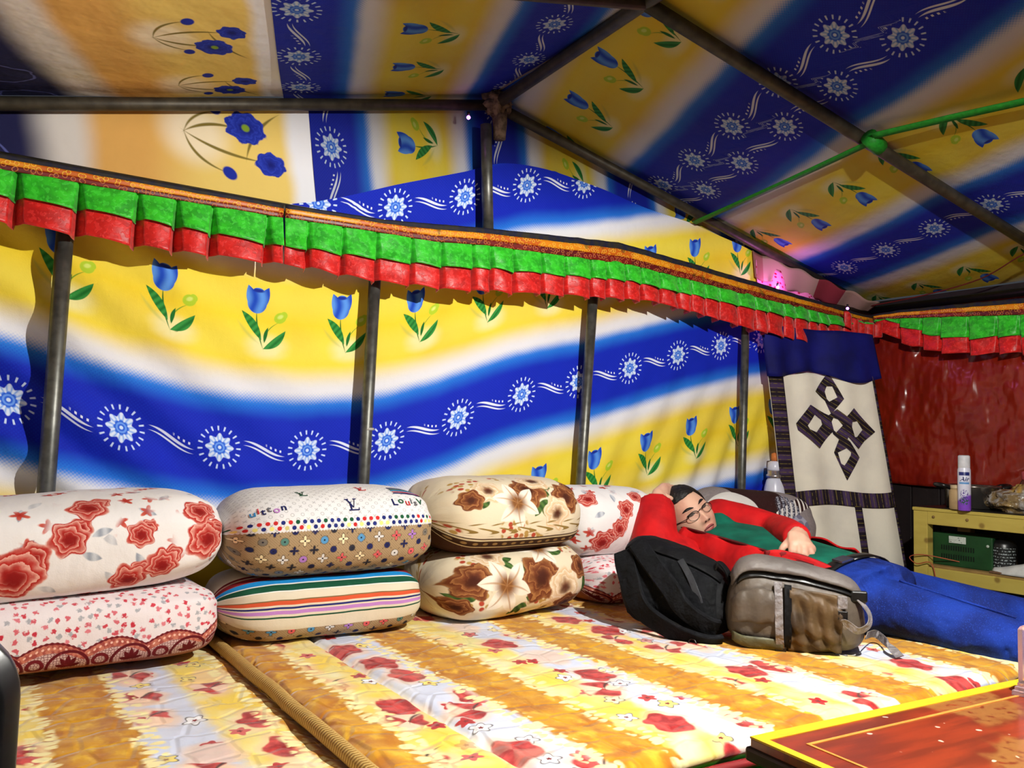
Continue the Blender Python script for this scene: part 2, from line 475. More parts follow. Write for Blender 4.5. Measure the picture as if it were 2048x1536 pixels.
# ------------------------------------------------------------------ pipe frame
def pipe(name, a, b, r, mat, parent=None, n=2):
    pts = [V(a).lerp(V(b), i / n) for i in range(n + 1)]
    vs, fs = tube(pts, r, 14); o = mk(name, vs, fs, mat, parent)
    return o
frame = empty('tent_frame', (RX, W - .06, EZ), 'dull steel pipe roof frame of ridge, rafters and short king post', 'tent frame')
AP = V((RX, W - .05, RZ - .01)); AP2 = V((RX - .03, 1.635, RZ + .005))
pipe('ridge_pole', AP, AP + (AP2 - AP) * 2.6, .021, M_DARKSTEEL, frame)
def slope_pt(sg, a, y, dz=-.012): return V((RX + sg * (EX - RX) * a, y, RZ + ((EZ if sg > 0 else EZL) - RZ) * a + dz))
pipe('rafter', AP, slope_pt(1, 1.0, W - .045, -.0), .019, M_DARKSTEEL, frame)
pipe('rafter', AP, slope_pt(-1, .95, W + .0 - .03, .0) + V((0, 0, .0)), .019, M_DARKSTEEL, frame)
pipe('rafter', AP2, slope_pt(1, 1.0, 1.46), .021, M_DARKSTEEL, frame)
pipe('rafter', AP2, slope_pt(-1, 1.0, 1.62), .021, M_DARKSTEEL, frame)
pipe('king_post', pl(972, 250, 1, W - .06), pl(976, 462, 1, W - .06), .0205, M_STEEL, frame)
pipe('tie_beam', (EL, W - .055, EZ - .05), (EX - .03, W - .055, EZ - .04), .019, M_DARKSTEEL, frame)
pipe('eave_beam', (EX - .03, W - .04, EZ - .025), (EX - .03, Y0, EZ - .03), .022, M_BLACKP, frame)
# rag wrapping round the ridge joint
M_RAG = simple('grey_rag', c(120, 104, 88), .9, .1, 0, .6, 60, .6, .01)
vs, fs = sph(AP + V((.0, -.015, -.0)), (.055, .045, .048), None, 28, 20, lambda d, p: p * (1 + .35 * nz(d.x * 2.5, d.y * 2.5, d.z * 2.5) + .18 * nz(d.x * 7, d.y * 7, d.z * 7)))
v2, f2 = tube([AP + V((.01, -.015, -.02)), AP + V((.012, -.02, -.07)), AP + V((.012, -.02, -.13))], [.03, .026, .022], 10)
v3, f3 = tube([AP + V((.02, -.03, .0)), AP + V((.03, -.04, .04)), AP + V((.026, -.04, .075))], [.025, .016, .006], 8)
rg = mk('rag_wrapping', *merge((vs, fs), (v2, f2), (v3, f3)), M_RAG); 
tag(rg, 'grey rag bound around the ridge joint above the king post', 'rag')
# wall poles
POLES = [((132, 440), (90, 1010), 'steel wall pole behind the pillow of red roses, beside a deep fold in the cloth'),
         ((750, 555), (724, 1010), 'steel wall pole with a pale tape ring, behind the white letter-print pillow'),
         ((1187, 580), (1158, 1010), 'steel wall pole rising between the brown peony pillow and the small rose pillow'),
         ((1491, 655), (1482, 1010), 'steel wall pole nearest the cream hanging with the knot')]
for i, (a, b, lab) in enumerate(POLES):
    pa, pb = pl(*a, 1, W - .06), pl(*b, 1, W - .06)
    d = (pb - pa) / (pb.z - pa.z); top = pa + d * (EZ - .06 - pa.z); bot = pa + d * (0 - pa.z)
    r = .0215 if i == 0 else .0195 if i < 3 else .018
    vs, fs = tube([top, (top + bot) / 2, bot], r, 16); o = mk('wall_pole', vs, fs, M_STEEL)
    tag(o, lab, 'pole')
    if i == 1:
        q = pl(735, 858, 1, W - .06); vs, fs = tube([q + V((0, 0, .004)), q - V((0, 0, .004))], r + .0015, 16)
        mk('tape_ring', vs, fs, simple('pale_tape', c(190, 186, 176)), o)
# green webbing strap on the right slope
UPZ0 = V((0, 0, 1))
M_GREENW = simple('green_webbing', c(20, 128, 30), .6, .3, 0, .3, 90, .3)
def roofpt(u, v, dz=-.04):
    n = V((EZ - RZ, 0, -(EX - RX))).normalized(); p0 = V((RX, 0, RZ + dz)); k = ray(u, v)
    return CAM + k * ((p0 - CAM).dot(n) / k.dot(n))
pts = [roofpt(*q) for q in ((1388, 446), (1560, 369), (1745, 283))] 
pts2 = [roofpt(*q) for q in ((1745, 272), (1900, 236), (2060, 200), (2250, 150))]
st = mk('webbing_strap', *merge(ribbon(spline(pts, 6), .026, -UPZ0 - FW * .8), ribbon(spline(pts2, 6), .026, -UPZ0 - FW * .8)), M_GREENW)
tag(st, 'bright green webbing strap stretched under the roof cloth between the rafters', 'strap')
k0 = roofpt(1748, 284, -.035)
vs, fs = tube([k0 + V((-.03, .0, .012)), k0, k0 + V((.035, 0, -.012))], .027, 12)
mk('strap_knot', vs, fs, M_GREENW, st)
# thin red cord on the roof
pts = [roofpt(*q, -.03) for q in ((2120, 470), (2040, 512), (1960, 558), (1850, 590), (1740, 612))]
vs, fs = tube(spline(pts, 6), .003, 6); tag(mk('cord', vs, fs, simple('dark_red_cord', c(96, 22, 20))), 'thin dark red cord running along the roof to the corner', 'cord')

# ================================================================== VALANCES
def satin(name, a, b):
    m = M(name); u, v = uvs()
    n = nse(u, v, 28, 3); pat = ss(.52, .58, nse(u, v, 75, 2))
    col = mix(mix(a, b, ss(.35, .65, n)), tuple(min(1, k * 1.25 + .01) for k in a), pat * .45)
    return m.out(col, mt('ADD', pat * .15, .42), .4, bump=nse(u, v, 22, 2) + pat * .1, bstr=.4, bdist=.008, sheen=.2)
M_GSAT = satin('green_brocade_satin', c(44, 190, 30), c(26, 150, 22))
M_RSAT = satin('red_brocade_satin', c(206, 22, 16), c(176, 14, 12))
def brocade(name, a, b, gold):
    m = M(name); u, v = uvs()
    blk = ss(.45, .55, esin(u * 14 + nse(u, v, 8) * 3) * .5 + .5)
    vr = vor(u, v, 60); d = E(vr.outputs[0])
    ring = below(eabs(d - .32), .07, .03)
    col = mix(mix(a, b, blk), gold, ring * .7)
    col = mix(col, c(60, 60, 20), ss(.62, .7, nse(u, v, 18, 3)) * .6)
    return m.out(col, .42, .5, bump=ring, bstr=.4, bdist=.003)
M_ORB = brocade('orange_brocade', c(190, 92, 12), c(214, 128, 14), c(240, 190, 50))
M_MAB = brocade('maroon_brocade', c(110, 16, 12), c(88, 12, 16), c(196, 110, 50))
M_NAV = simple('navy_band', c(14, 16, 44), .7, .3, 0, .5, 40, .2, .004, c(40, 36, 22))
YV = W - .105
def crv(px, ax, val): return sorted((pl(u, v, ax, val)[0 if ax == 1 else 1], pl(u, v, ax, val)[2]) for u, v in px)
VT = crv([(-120, 290), (0, 312), (300, 366), (570, 414), (760, 443), (975, 461), (1230, 488), (1500, 566), (1715, 630)], 1, YV)
VG = crv([(-120, 318), (0, 339), (290, 390), (570, 437), (860, 482), (975, 491), (1250, 527), (1500, 592), (1715, 644)], 1, YV)
VR = crv([(-120, 378), (0, 396), (290, 447), (570, 500), (860, 536), (975, 542), (1250, 566), (1500, 622), (1640, 652), (1715, 650)], 1, YV)
VB = crv([(-120, 430), (0, 447), (290, 499), (540, 530), (740, 565), (900, 583), (1100, 592), (1300, 606), (1500, 663), (1640, 694), (1722, 672)], 1, YV)
def pleat_fn(x0, x1, wid, seed):
    rnd = random.Random(seed); xs = [x0]
    while xs[-1] < x1: xs.append(xs[-1] + wid * rnd.uniform(.72, 1.28))
    return xs
def pleat(xs, x, lo):
    """position inside a panel, panel index, distance to the nearest pleat line"""
    i = 0
    while i < len(xs) - 2 and x > xs[i + 1]: i += 1
    f = (x - xs[i]) / (xs[i + 1] - xs[i])
    w = (xs[i + 1] - xs[i]); e = min(f, 1 - f) * w            # distance to the pleat line
    return f, i, e
def valance(name, label, axis, base, rng, T, G, R_, B_, wid, seed, amp, ruf, gap):
    lo, hi = rng; xs = pleat_fn(lo - .03, hi + .1, wid, seed)
    mid = (lo + hi) / 2
    P3 = (lambda a, d, z: V((a, base - d, z))) if axis == 0 else (lambda a, d, z: V((base - d, a, z)))
    e = empty(name, P3(mid, 0, interp(T, mid)), label, 'valance')
    rz = lambda a: ruf * nz(a * 11, seed)
    def panel(nm, top, bot, d0, mat, n2, ext, drop):
        def fn(s, t):
            a = lerp(lo, hi, s); zt, zb = interp(top, a), interp(bot, a)
            f, i, ed = pleat(xs, a, lo); k = ext(t)
            z = lerp(zt, zb + drop * (f - .5) + rz(a) * .5, t)
            if zt - zb < .02: k *= .3
            gw = .003 + gap * k; gr = max(0.0, 1 - ed / gw) ** .6
            bulge = amp * k * (.55 + .45 * sin(pi * f) + .35 * (f - .5))
            return P3(a, d0 + bulge - (amp * 1.15 * k + .004) * gr + ruf * .8 * k * nz(a * 14, t * 2, seed), z), (a, z)
        return sheet(nm, fn, int((hi - lo) / .0035), n2, mat, e)
    T0 = [(a, z - .012) for a, z in G]; 
    solid(panel('green_flounce', [(a, z + .01) for a, z in G], R_, .012, M_GSAT, 12, lambda t: .15 + .85 * t, -.012), .0015)
    solid(panel('red_flounce', [(a, z + .03) for a, z in R_], B_, .002, M_RSAT, 12, lambda t: .75 + .4 * t, -.014), .0015)
    def band(nm, f0, f1, d, mat):
        def fn(s, t):
            a = lerp(lo, hi, s); z0, z1 = interp(T, a), interp(G, a)
            z = lerp(z0, z1, lerp(f0, f1, t)) + .002 * nz(a * 20, 3)
            return P3(a, d + .004 * nz(a * 5, z * 9), z), (a, z)
        solid(sheet(nm, fn, int((hi - lo) / .02), 3, mat, e), .004)
    band('navy_band', -.02, .38, .020, M_NAV); band('orange_band', .34, .74, .0225, M_ORB); band('maroon_band', .72, 1.12, .021, M_MAB)
    return e
xj = pl(562, 430, 1, YV)[0]
valance('valance', 'broad-pleated green and red satin valance above the deepest wall folds, over the rose pillow', 0, YV, (-.25, xj), VT, VG, VR, VB, .132, 3, .034, .004, .013)
valance('valance', 'ruffled green and red satin valance running on to the cream hanging, with king post above', 0, YV - .006, (xj + .004, EX - .12), VT, VG, VR, VB, .098, 5, .030, .012, .008)
XV = EX - .09
RT_ = crv([(1742, 632), (1800, 622), (1900, 612), (2048, 598), (2300, 570)], 0, XV)
RG = crv([(1742, 640), (1800, 636), (1900, 632), (2048, 627), (2300, 612)], 0, XV)
RR = crv([(1742, 646), (1775, 640), (1815, 655), (1870, 673), (1950, 678), (2048, 672), (2300, 655)], 0, XV)
RB = crv([(1742, 660), (1775, 668), (1830, 695), (1890, 706), (1960, 710), (2048, 706), (2300, 690)], 0, XV)
valance('valance', 'drooping green and red satin valance above the red tarpaulin', 1, XV, (.9, pl(1745, 640, 0, XV)[1]), RT_, RG, RR, RB, .12, 9, .02, .016, .006)
# gathered corner of red satin
cp = pl(1722, 655, 1, YV - .02)
def f_knot(s, t):
    a = lerp(-.17, .1, s); z = -.045 * (1 - (a / .17) ** 2) - .07 * t + .012 * nz(s * 9, t * 2)
    return cp + V((a, -.02 - .018 * abs(sin(s * 15)) - .2 * max(0, a), z + .06)), (a, z)
o = sheet('corner_swag', f_knot, 50, 10, M_RSAT); tag(solid(o, .002), 'red satin swag gathered in the corner where two valances meet', 'swag')

# pink cloth tucked in the roof corner, fairy lights glowing by it
m = M('pink_print_cloth'); u, v = uvs()
vr = vor(u, v, 26)
M_PINK = m.out(mix(c(214, 120, 170), c(170, 20, 60), below(E(vr.outputs[0]), .2, .06)), .8, .2, bump=nse(u, v, 20), bstr=.3)
q = [pl(1508, 520, 1, W - .02), pl(1720, 628, 1, W - .02), pl(1720, 640, 1, W - .02), pl(1512, 585, 1, W - .02)]
o = sheet('pink_cloth', lambda s, t: (q[0].lerp(q[1], s).lerp(q[3].lerp(q[2], s), t) + V((0, .012 * sin(s * 24) - .01, 0)), (s * .9, t * .2)), 50, 8, M_PINK)
tag(solid(o, .002), 'pink printed cloth tucked between rafter and valance near the corner', 'cloth')
m = M('patch_strip'); u, v = uvs()
cell = wht(efloor(u * 14), 0)
M_PATCH = m.out(mix(mix(c(150, 120, 110), c(120, 40, 50), ss(.6, .62, cell)), c(110, 100, 84), ss(.8, .82, cell)), .85, .2)
qa = [roofpt(1505, 492, -.0), roofpt(1760, 600, -.0), pl(1725, 628, 1, W - .03), pl(1510, 545, 1, W - .03)]
o = sheet('patchwork_strip', lambda s, t: (qa[0].lerp(qa[1], s).lerp(qa[3].lerp(qa[2], s), t) + V((0, 0, -.02 - .008 * sin(s * 30))), (s, t * .15)), 60, 8, M_PATCH)
tag(solid(o, .002), 'faded patchwork cloth strip along the lower rafter by the pink cloth', 'cloth')
def led(p, lab, en):
    m = M('violet_led'); b = m.b; b.inputs['Emission Color'].default_value = (.55, .12, 1, 1); b.inputs['Emission Strength'].default_value = 6
    vs, fs = sph(p, .007, None, 12, 8); o = mk('fairy_light', vs, fs, m.m); tag(o, lab, 'fairy light')
    cap_, cf = tube([p + V((0, 0, .006)), p + V((0, 0, .02))], .005, 8); mk('socket', cap_, cf, M_BLACKP, o)
    if en: light('fairy_glow', 'POINT', p + V((0, -.02, 0)), en, (.9, .25, .9), .01)
led(pl(1555, 575, 1, W - .075), 'tiny violet fairy light shining on the pink cloth', 1.1)
led(pl(937, 235, 1, W - .09), 'tiny violet fairy light beside the rag at the ridge joint', 0.02)
led(pl(1695, 617, 1, W - .12), 'tiny violet fairy light in the dark roof corner', 0)

# ================================================================== KNOT HANGING
m = M('cream_felt'); u, v = uvs()
M_CREAM = m.out(mix(c(240, 234, 216), c(222, 216, 202), ss(.35, .7, nse(u, v, 5, 4))), .9, .15, bump=nse(u, v, 120, 2), bstr=.2, bdist=.002)
def woven(name, vert):
    m = M(name); u, v = uvs(); a = v if vert else u; b_ = u if vert else v
    s1 = esin(a * 330) * .5 + .5; s2 = esin(a * 97 + 1) * .5 + .5
    col = mix(c(28, 18, 30), c(62, 44, 78), ss(.5, .8, s2)); col = mix(col, c(104, 92, 40), ss(.88, .95, s1) * ss(.3, .6, nse(u, v, 60)))
    return m.out(col, .85, .2, bump=s1, bstr=.3, bdist=.002)
M_WOVV, M_WOVU = woven('woven_stripe_across', True), woven('woven_stripe_along', False)
M_NAVC = simple('navy_cotton', c(14, 18, 104), .75, .2, 0, .5, 6, .2)
HTL, HTR, HBL, HBR = V((3.05, 2.42, 1.315)), V((3.72, 2.30, 1.30)), V((3.27, 2.36, .40)), V((3.62, 2.12, .385))
HTL, HBL = pl(1531, 740, 1, 2.42), pl(1578, 1150, 1, 2.38)
HTR = at(1746, 753, (HTL - CAM).dot(FW) + .165); HBR = at(1817, 1148, (HBL - CAM).dot(FW) + .10)
HN = (HBL - HTL).cross(HTR - HTL).normalized()
if HN.y > 0: HN = -HN
HWID, HLEN = (HTR - HTL).length, (HBL - HTL).length
def hang(s, t, off=0.0):
    p = HTL.lerp(HTR, s).lerp(HBL.lerp(HBR, s), t)
    fo = .016 * sin(s * 9 + .8) * (1 - .35 * t) + .007 * sin(s * 21 + t * 2) + .004 * nz(s * 3, t * 3, 7)
    return p + HN * (fo + off)
hg = empty('wall_hanging', HTL.lerp(HTR, .5), 'cream felt hanging with a dark knot motif and striped woven bands, navy top', 'wall hanging')
solid(sheet('cream_ground', lambda s, t: (hang(s, t), (s * HWID, t * HLEN)), 60, 60, M_CREAM, hg), .003)
def hpatch(nm, s0, s1, t0, t1, mat, wob=0.0, n=(10, 40)):
    solid(sheet(nm, lambda a, b: (hang(lerp(s0, s1, a), lerp(t0, t1, b) + wob * sin(a * 7 + 2.5), .005), (lerp(s0, s1, a) * HWID, lerp(t0, t1, b) * HLEN)), n[0], n[1], mat, hg), .003)
hpatch('side_band', .0, .125, .0, 1, M_WOVV, 0, (8, 60))
hpatch('side_band', .975, 1.0, .0, 1, M_WOVV, 0, (3, 60))
hpatch('cross_band', .12, 1.0, .59, .665, M_WOVU, .008, (50, 8))
hpatch('centre_band', .615, .675, .66, 1, M_WOVV, 0, (5, 30))
solid(sheet('navy_pelmet', lambda a, b: (hang(lerp(-.02, 1.07, a), lerp(-.22, .012 + .022 * sin(a * 9 + 1.2) + .012 * a, b), .016 + .012 * b * sin(a * 26)), (a * HWID, b)), 60, 10, M_NAVC, hg), .002)
def kn(cx, cy):
    xl = 135 + (cy - 370) * .111; xr = 705 + (cy - 405) * .175
    return (cx - xl) / (xr - xl), (cy - 372) / 1080
def knot_piece(outer, inner):
    n = len(outer); vs, fs, uv = [], [], []
    sub = 4; O, I = [], []
    for A, L in ((outer, O), (inner, I)):
        for i in range(n):
            for k in range(sub):
                L.append((lerp(A[i][0], A[(i+1) % n][0], k / sub), lerp(A[i][1], A[(i+1) % n][1], k / sub)))
    N = len(O); R_ = 3
    for i in range(N):
        for j in range(R_ + 1):
            x, y = lerp(O[i][0], I[i][0], j / R_), lerp(O[i][1], I[i][1], j / R_)
            s, t = kn(x, y); vs.append(hang(s, t, .007)); uv.append((s * HWID * .7 + t * HLEN * .5, t * HLEN * .8 - s * HWID * .6))
    for i in range(N):
        for j in range(R_):
            a = i * (R_ + 1) + j; b = ((i + 1) % N) * (R_ + 1) + j; fs.append((a, a + 1, b + 1, b))
    o = mk('knot_loop', vs, fs, M_WOVV, hg, uv, False); solid(o, .003)
knot_piece([(455,372),(400,470),(450,520),(478,592),(527,508),(472,392)], [(455,440),(447,470),(457,510),(468,525),(500,500),(478,440)])
knot_piece([(365,547),(290,650),(300,685),(418,780),(485,690),(472,602)], [(390,597),(348,660),(360,680),(400,695),(437,650),(430,625)])
knot_piece([(580,557),(545,600),(530,690),(608,778),(640,735),(695,682)], [(600,625),(570,632),(568,660),(585,715),(600,713),(632,672)])
knot_piece([(520,700),(495,800),(553,950),(575,900),(613,825),(560,740)], [(545,775),(510,800),(525,860),(540,870),(550,850),(572,800)])
knot_piece([(500,565),(466,600),(488,700),(540,760),(570,640),(540,600)], [(487,612),(480,635),(490,680),(500,692),(526,652),(505,620)])

# ================================================================== BED
m = M('green_shag'); x, y, z = objco()
nn = nse(x * 3, y * 3, 60, 3, z)
M_SHAG = m.out(mix(c(20, 110, 24), c(50, 170, 40), nn), .95, .1, bump=nn, bstr=1.0, bdist=.02)
bd = empty('bed_platform', (1.2, 1.7, 0), 'low wide bed platform wrapped in a green shaggy blanket under the quilts', 'bed')
mkbox('base', (-.76, 1.02, 0), (3.16, 2.44, .335), simple('bed_wood', c(70, 40, 26)), bd)
def f_shag(s, t):
    x = lerp(-.76, 3.17, s); d = t * .75
    if d < .25: p = V((x, 1.22 - d, .345))
    elif d < .31: a = (d - .25) / .06 * pi / 2; p = V((x, .97 - .04 * sin(a), .345 - .04 * (1 - cos(a))))
    else: p = V((x, .93, .305 - (d - .31) * .7))
    return p + V((0, -.006 * nz(x * 40, d * 40), .006 * nz(x * 45, d * 45, 2))), (x, d)
solid(sheet('green_blanket', f_shag, 420, 60, M_SHAG, bd), .006)
def quilt_mat(name, orange0, per, mirror, seed):
    m = M(name); u, v = uvs()
    w1 = nse(u, v, 26, 3, seed); w2 = nse(u, v, 9, 2, seed)
    uu = u + (w1 - .5) * .035
    d = emod((uu - orange0) if not mirror else (orange0 - uu), per)                 # 0 = orange centre
    dd = emin(d, per - d)
    gold = mix(c(206, 146, 14), c(176, 106, 6), ss(.4, .65, nse(u, v, 16, 4, seed)))
    gold = mix(gold, c(236, 190, 50), ss(.5, .72, nse(u, v * .8, 30, 3, seed + 2)) * .75)
    zone = mix(c(240, 206, 76), c(236, 224, 150), ss(.4, .7, w2))                    # yellow flower ground
    zone = mix(zone, c(208, 214, 234), ss(.17, .205, d))                             # pale blue ground
    zone = mix(zone, c(240, 238, 232), ss(.5, .75, nse(u, v, 7, 3, seed + 5)) * .6)
    # big red hibiscus cells and small blossoms
    fz = ss(.075, .10, d) * below(d, per - .08, .015)
    vb = vor(u, v, 6.2, .75); pb = sep(vb.outputs['Position']); rb = sep(vb.outputs['Color'])
    bx, by = u - pb[0], v - pb[1]; r = elen(bx, by); th = eatan(by, bx) + rb[0] * 6.28
    q = elen(bx * 1.35, by) / (.052 + ecos(th * 5) * .006 + ecos(th) * .008) + (w1 - .5) * .25
    petal = mix(c(146, 14, 18), c(206, 70, 66), ss(.35, .65, nse(u * 1.0, v, 34, 3, seed + 8)))
    petal = mix(petal, c(242, 206, 178), ss(.4, .75, rb[1]) * ss(-.2, .4, ecos(th * 2.0 + 1)))
    zone = mix(zone, c(240, 200, 160), below(q, 1.35, .25) * .6)
    zone = mix(zone, petal, below(q, 1.0, .08) * ss(.12, .2, rb[2]) * fz)
    zone = mix(zone, c(60, 34, 26), lens(bx, by, (.0, -.01), (.05, .03), .003, .008, .003) * ss(.5, .6, rb[1]))
    vs_ = vor(u + .37, v + .21, 11, .85); ps = sep(vs_.outputs['Position']); rs = sep(vs_.outputs['Color'])
    sx, sy = u + .37 - ps[0], v + .21 - ps[1]; r2 = elen(sx, sy); t2 = eatan(sy, sx) + rs[0] * 6
    q2 = r2 / (ecos(t2 * 5) * .004 + .017)
    sc_ = mix(mix(c(176, 26, 30), c(206, 96, 90), ss(.3, .6, rs[1])), c(236, 236, 240), ss(.62, .66, rs[1]))
    sc_ = mix(sc_, c(244, 222, 120), ss(.84, .86, rs[1]))
    k = ss(.38, .42, rs[2]) * fz * (1 - below(q, 1.05, .08))
    zone = mix(zone, c(96, 88, 86), below(q2, 1.18, .1) * k * ss(.6, .62, rs[1]))
    zone = mix(zone, sc_, below(q2, 1.0, .1) * k); zone = mix(zone, c(120, 20, 24), below(q2, .28, .1) * k)
    col = mix(zone, gold, below(dd, .072, .006))
    # pale petal scallops along the gold stripes
    ve = vor(u * 1.0, v * 1.8, 27, .9); pe = below(E(ve.outputs[0]), .40, .06)
    col = mix(col, c(246, 232, 168), pe * below(eabs(dd - .080), .024, .006))
    qv = vor(u, v, 13, .6, 'DISTANCE_TO_EDGE'); stitch = ss(.0, .12, E(qv.outputs[0]))
    bump = stitch * .7 + nse(u, v, 60, 3) * .3 + w2 * .6
    return m.out(col, .85, .25, bump=bump, bstr=.42, bdist=.010, sheen=.25)
M_QR = quilt_mat('plush_quilt_print', .995, .385, False, 1.0)
M_QL = quilt_mat('plush_quilt_print_dull', .235, .385, True, 4.0)
def quilt_z(x, y):
    return .005 * nz(x * 6, y * 6, 1) + .0035 * nz(x * 15, y * 15, 5) + .002 * nz(x * 34, y * 34, 2)
XE = pl(600, 1410, 2, B)[0]
def f_qr(s, t):
    x = lerp(XE, 3.18, s); fr = 1.015 + .012 * nz(x * 4, 2) + .02 * sin(x * 2.2 + .5); y = lerp(2.44, fr, t)
    z = B + quilt_z(x, y)
    z -= .012 * exp(-((x - (.80 + (y - 1.6) * .0)) / .010) ** 2)       # sewn seam
    e = min(1, (x - XE) / .03); z -= .02 * (1 - e) ** 2
    z += .004 * exp(-((x - XE - .02) / .03) ** 2)
    e2 = min(1, (y - fr) / .03); z -= .02 * (1 - e2) ** 2
    return V((x + .006 * nz(y * 5, 4), y, z)), (x, y)
qr = sheet('plush_quilt', f_qr, 330, 190, M_QR); solid(qr, .045, 1)
tag(qr, 'bright plush quilt with gold stripes and red flowers, piped along one side', 'quilt')
cord_path = [V((XE - .010 + .006 * nz(y * 5, 4), y, B - .006 + .004 * nz(y * 6, 1))) for y in [2.44 - i * .02 for i in range(74)]]
vs, fs = tube(cord_path, .0145, 10)
m = M('corded_piping'); x, y, z = objco()
M_PIPE = m.out(mix(c(214, 180, 110), c(166, 124, 60), ss(.3, .7, esin(y * 700 + x * 250) * .5 + .5)), .8, .2, bump=esin(y * 700 + x * 250), bstr=.5, bdist=.003)
mk('piping', vs, fs, M_PIPE, qr)
vs, fs = tube([V((x, 1.015 + .012 * nz(x * 4, 2) + .02 * sin(x * 2.2 + .5) - .006, B - .040)) for x in [XE + i * .03 for i in range(87)]], .009, 8)
mk('red_edging', vs, fs, simple('dark_red_edging', c(120, 16, 20)), qr)
def f_ql(s, t):
    x = lerp(-.75, XE + .10, s); y = lerp(2.44, .98, t)
    z = B - .022 + 1.2 * quilt_z(x + 3, y) - .018 * max(0, min(1, (x - XE + .03) / .05))
    return V((x, y, z)), (x, y)
ql = sheet('plush_quilt', f_ql, 190, 190, M_QL); solid(ql, .03, 1)
tag(ql, 'plush quilt with one wide gold stripe, under the pillow with lace trim', 'quilt')

# ================================================================== PILLOWS
class Pillow:
    """bolster-like pillow; S(U, Vv, off): U metres along its length, Vv metres round its girth (0 = middle of the front face, + up)"""
    def __init__(s, name, label, c0, L, D, H, mat, rz=0.0, ry=0.0, seed=0, pw=2.9, group=None, endp=5.5):
        s.L, s.D, s.H, s.seed, s.pw, s.endp = L, D, H, seed, pw, endp
        s.tab = [(0.0, 0.0)]; n = 160; e = 2 / pw
        sec = lambda a: V((abs(cos(a)) ** e * (1 if cos(a) > 0 else -1) * D / 2, abs(sin(a)) ** e * H / 2, 0))
        for k in range(1, n + 1):
            a = pi * k / n; s.tab.append((a, s.tab[-1][1] + (sec(a) - sec(pi * (k - 1) / n)).length))
        s.inv = [(b, a) for a, b in s.tab]
        s.M = Matrix.Translation(c0) @ Matrix.Rotation(rz, 4, 'Z') @ Matrix.Rotation(ry, 4, 'Y')
        nu, nv = 72, 64
        vs, uv, fs = [], [], []
        for i in range(nu + 1):
            t = i / nu * 2 - 1; t = sin(t * pi / 2) * .35 + t * .65
            for k in range(nv):
                a = 2 * pi * k / nv - pi
                vs.append(s.M @ s.pt(t, a)); uv.append((t * L / 2, interp(s.tab, abs(a)) * (1 if a > 0 else -1)))
        for i in range(nu):
            for k in range(nv):
                k2 = (k + 1) % nv
                fs.append((i*nv+k, i*nv+k2, (i+1)*nv+k2, (i+1)*nv+k))
        fs.append(tuple(reversed(range(nv)))); fs.append(tuple(nu*nv + k for k in range(nv)))
        s.o = mk(name, vs, fs, mat, None, uv); tag(s.o, label, 'pillow', group)
        # fix uv seam: last column wraps at the back, out of sight
    def pt(s, t, a):
        ca, sa = cos(a), sin(a); e = 2 / s.pw
        y = -abs(ca) ** e * (1 if ca > 0 else -1) * s.D / 2; z = abs(sa) ** e * (1 if sa > 0 else -1) * s.H / 2
        at_ = abs(t); g = max(0.0, 1 - at_ ** s.endp) ** .5 if at_ < 1 else 0
        g = .10 + .90 * g
        puck = 1 + .035 * at_ ** 3 * sin(a * 9 + s.seed) + .03 * nz(t * 2 + s.seed, ca * 1.4, sa * 1.4) + .012 * nz(t * 6 + s.seed, ca * 3, sa * 3)
        sg = 1.0 - .05 * (1 if sa < 0 else 0) * (-sa)
        x = t * s.L / 2 * (1 + .012 * nz(ca, sa, s.seed))
        return V((x, y * g * puck, z * g * puck * sg))
    def S(s, U, Vv, off=0.0):
        t = U / (s.L / 2); a = interp(s.inv, abs(Vv)) * (1 if Vv > 0 else -1); e = .004
        p = s.pt(t, a); n = (s.pt(min(.999, t + e), a) - p).cross(s.pt(t, a + e) - p).normalized()
        if n.dot(V((0, -cos(a), sin(a)))) < 0: n = -n
        return s.M @ (p + n * off)

def print_end(m, col, u, v, bs=.25): return m.out(col, .85, .2, bump=nse(u, v, 14, 3) + nse(u * 1.0, v * .35, 30, 2) * .5 + nse(u, v, 300, 1) * .1, bstr=bs, bdist=.016)
RD, RM, RP = c(128, 14, 12), c(176, 36, 28), c(240, 196, 178)
def rose_pillow(name, roses, seed):
    m = M(name); u, v = uvs()
    wob = nse(u, v, 30, 3, seed)
    col = mix(c(238, 234, 232), c(226, 222, 220), nse(u, v, 6, 2))
    # little red florets and grey leaves in between
    vr = vor(u, v, 17, .9); ps = sep(vr.outputs['Position']); rc = sep(vr.outputs['Color'])
    dx, dy = u - ps[0], v - ps[1]; r = elen(dx, dy); th = eatan(dy, dx) + rc[0] * 6
    cl = ss(.5, .6, nse(u, v, 7, 1, seed + 3))
    leaf = lens(dx * ecos(rc[0] * 6) - dy * esin(rc[0] * 6), dx * esin(rc[0] * 6) + dy * ecos(rc[0] * 6), (-.022, 0), (.022, 0), .009, .002, .002)
    col = mix(col, mix(c(150, 156, 168), c(196, 200, 206), esin(dx * 300) * .5 + .5), leaf * ss(.45, .5, rc[1]) * ss(.35, .5, nse(u, v, 5, 1, seed + 9)))
    col = mix(col, mix(c(168, 26, 22), c(214, 110, 90), r * 40), below(r / (ecos(th * 5) * .005 + .014) + (wob - .5), 1.0, .15) * cl)
    for (cx, cy, R) in roses:
        n = 5 + (int(cx * 100) % 3)
        col = flower(col, u, v, cx + R * .55, cy + R * .5, R * .62, 5, cx * 9, RD, RP, RM, .10, wob, 15, .06)
        col = flower(col, u, v, cx, cy, R, n, cx * 20, RD, RP, RM, .10, wob, 17, .05)
        col = mix(col, RD, ell(u, v, cx + R * .1, cy - R * .12, R * .28, R * .22, .4, .5) * .85)
    return print_end(m, col, u, v)
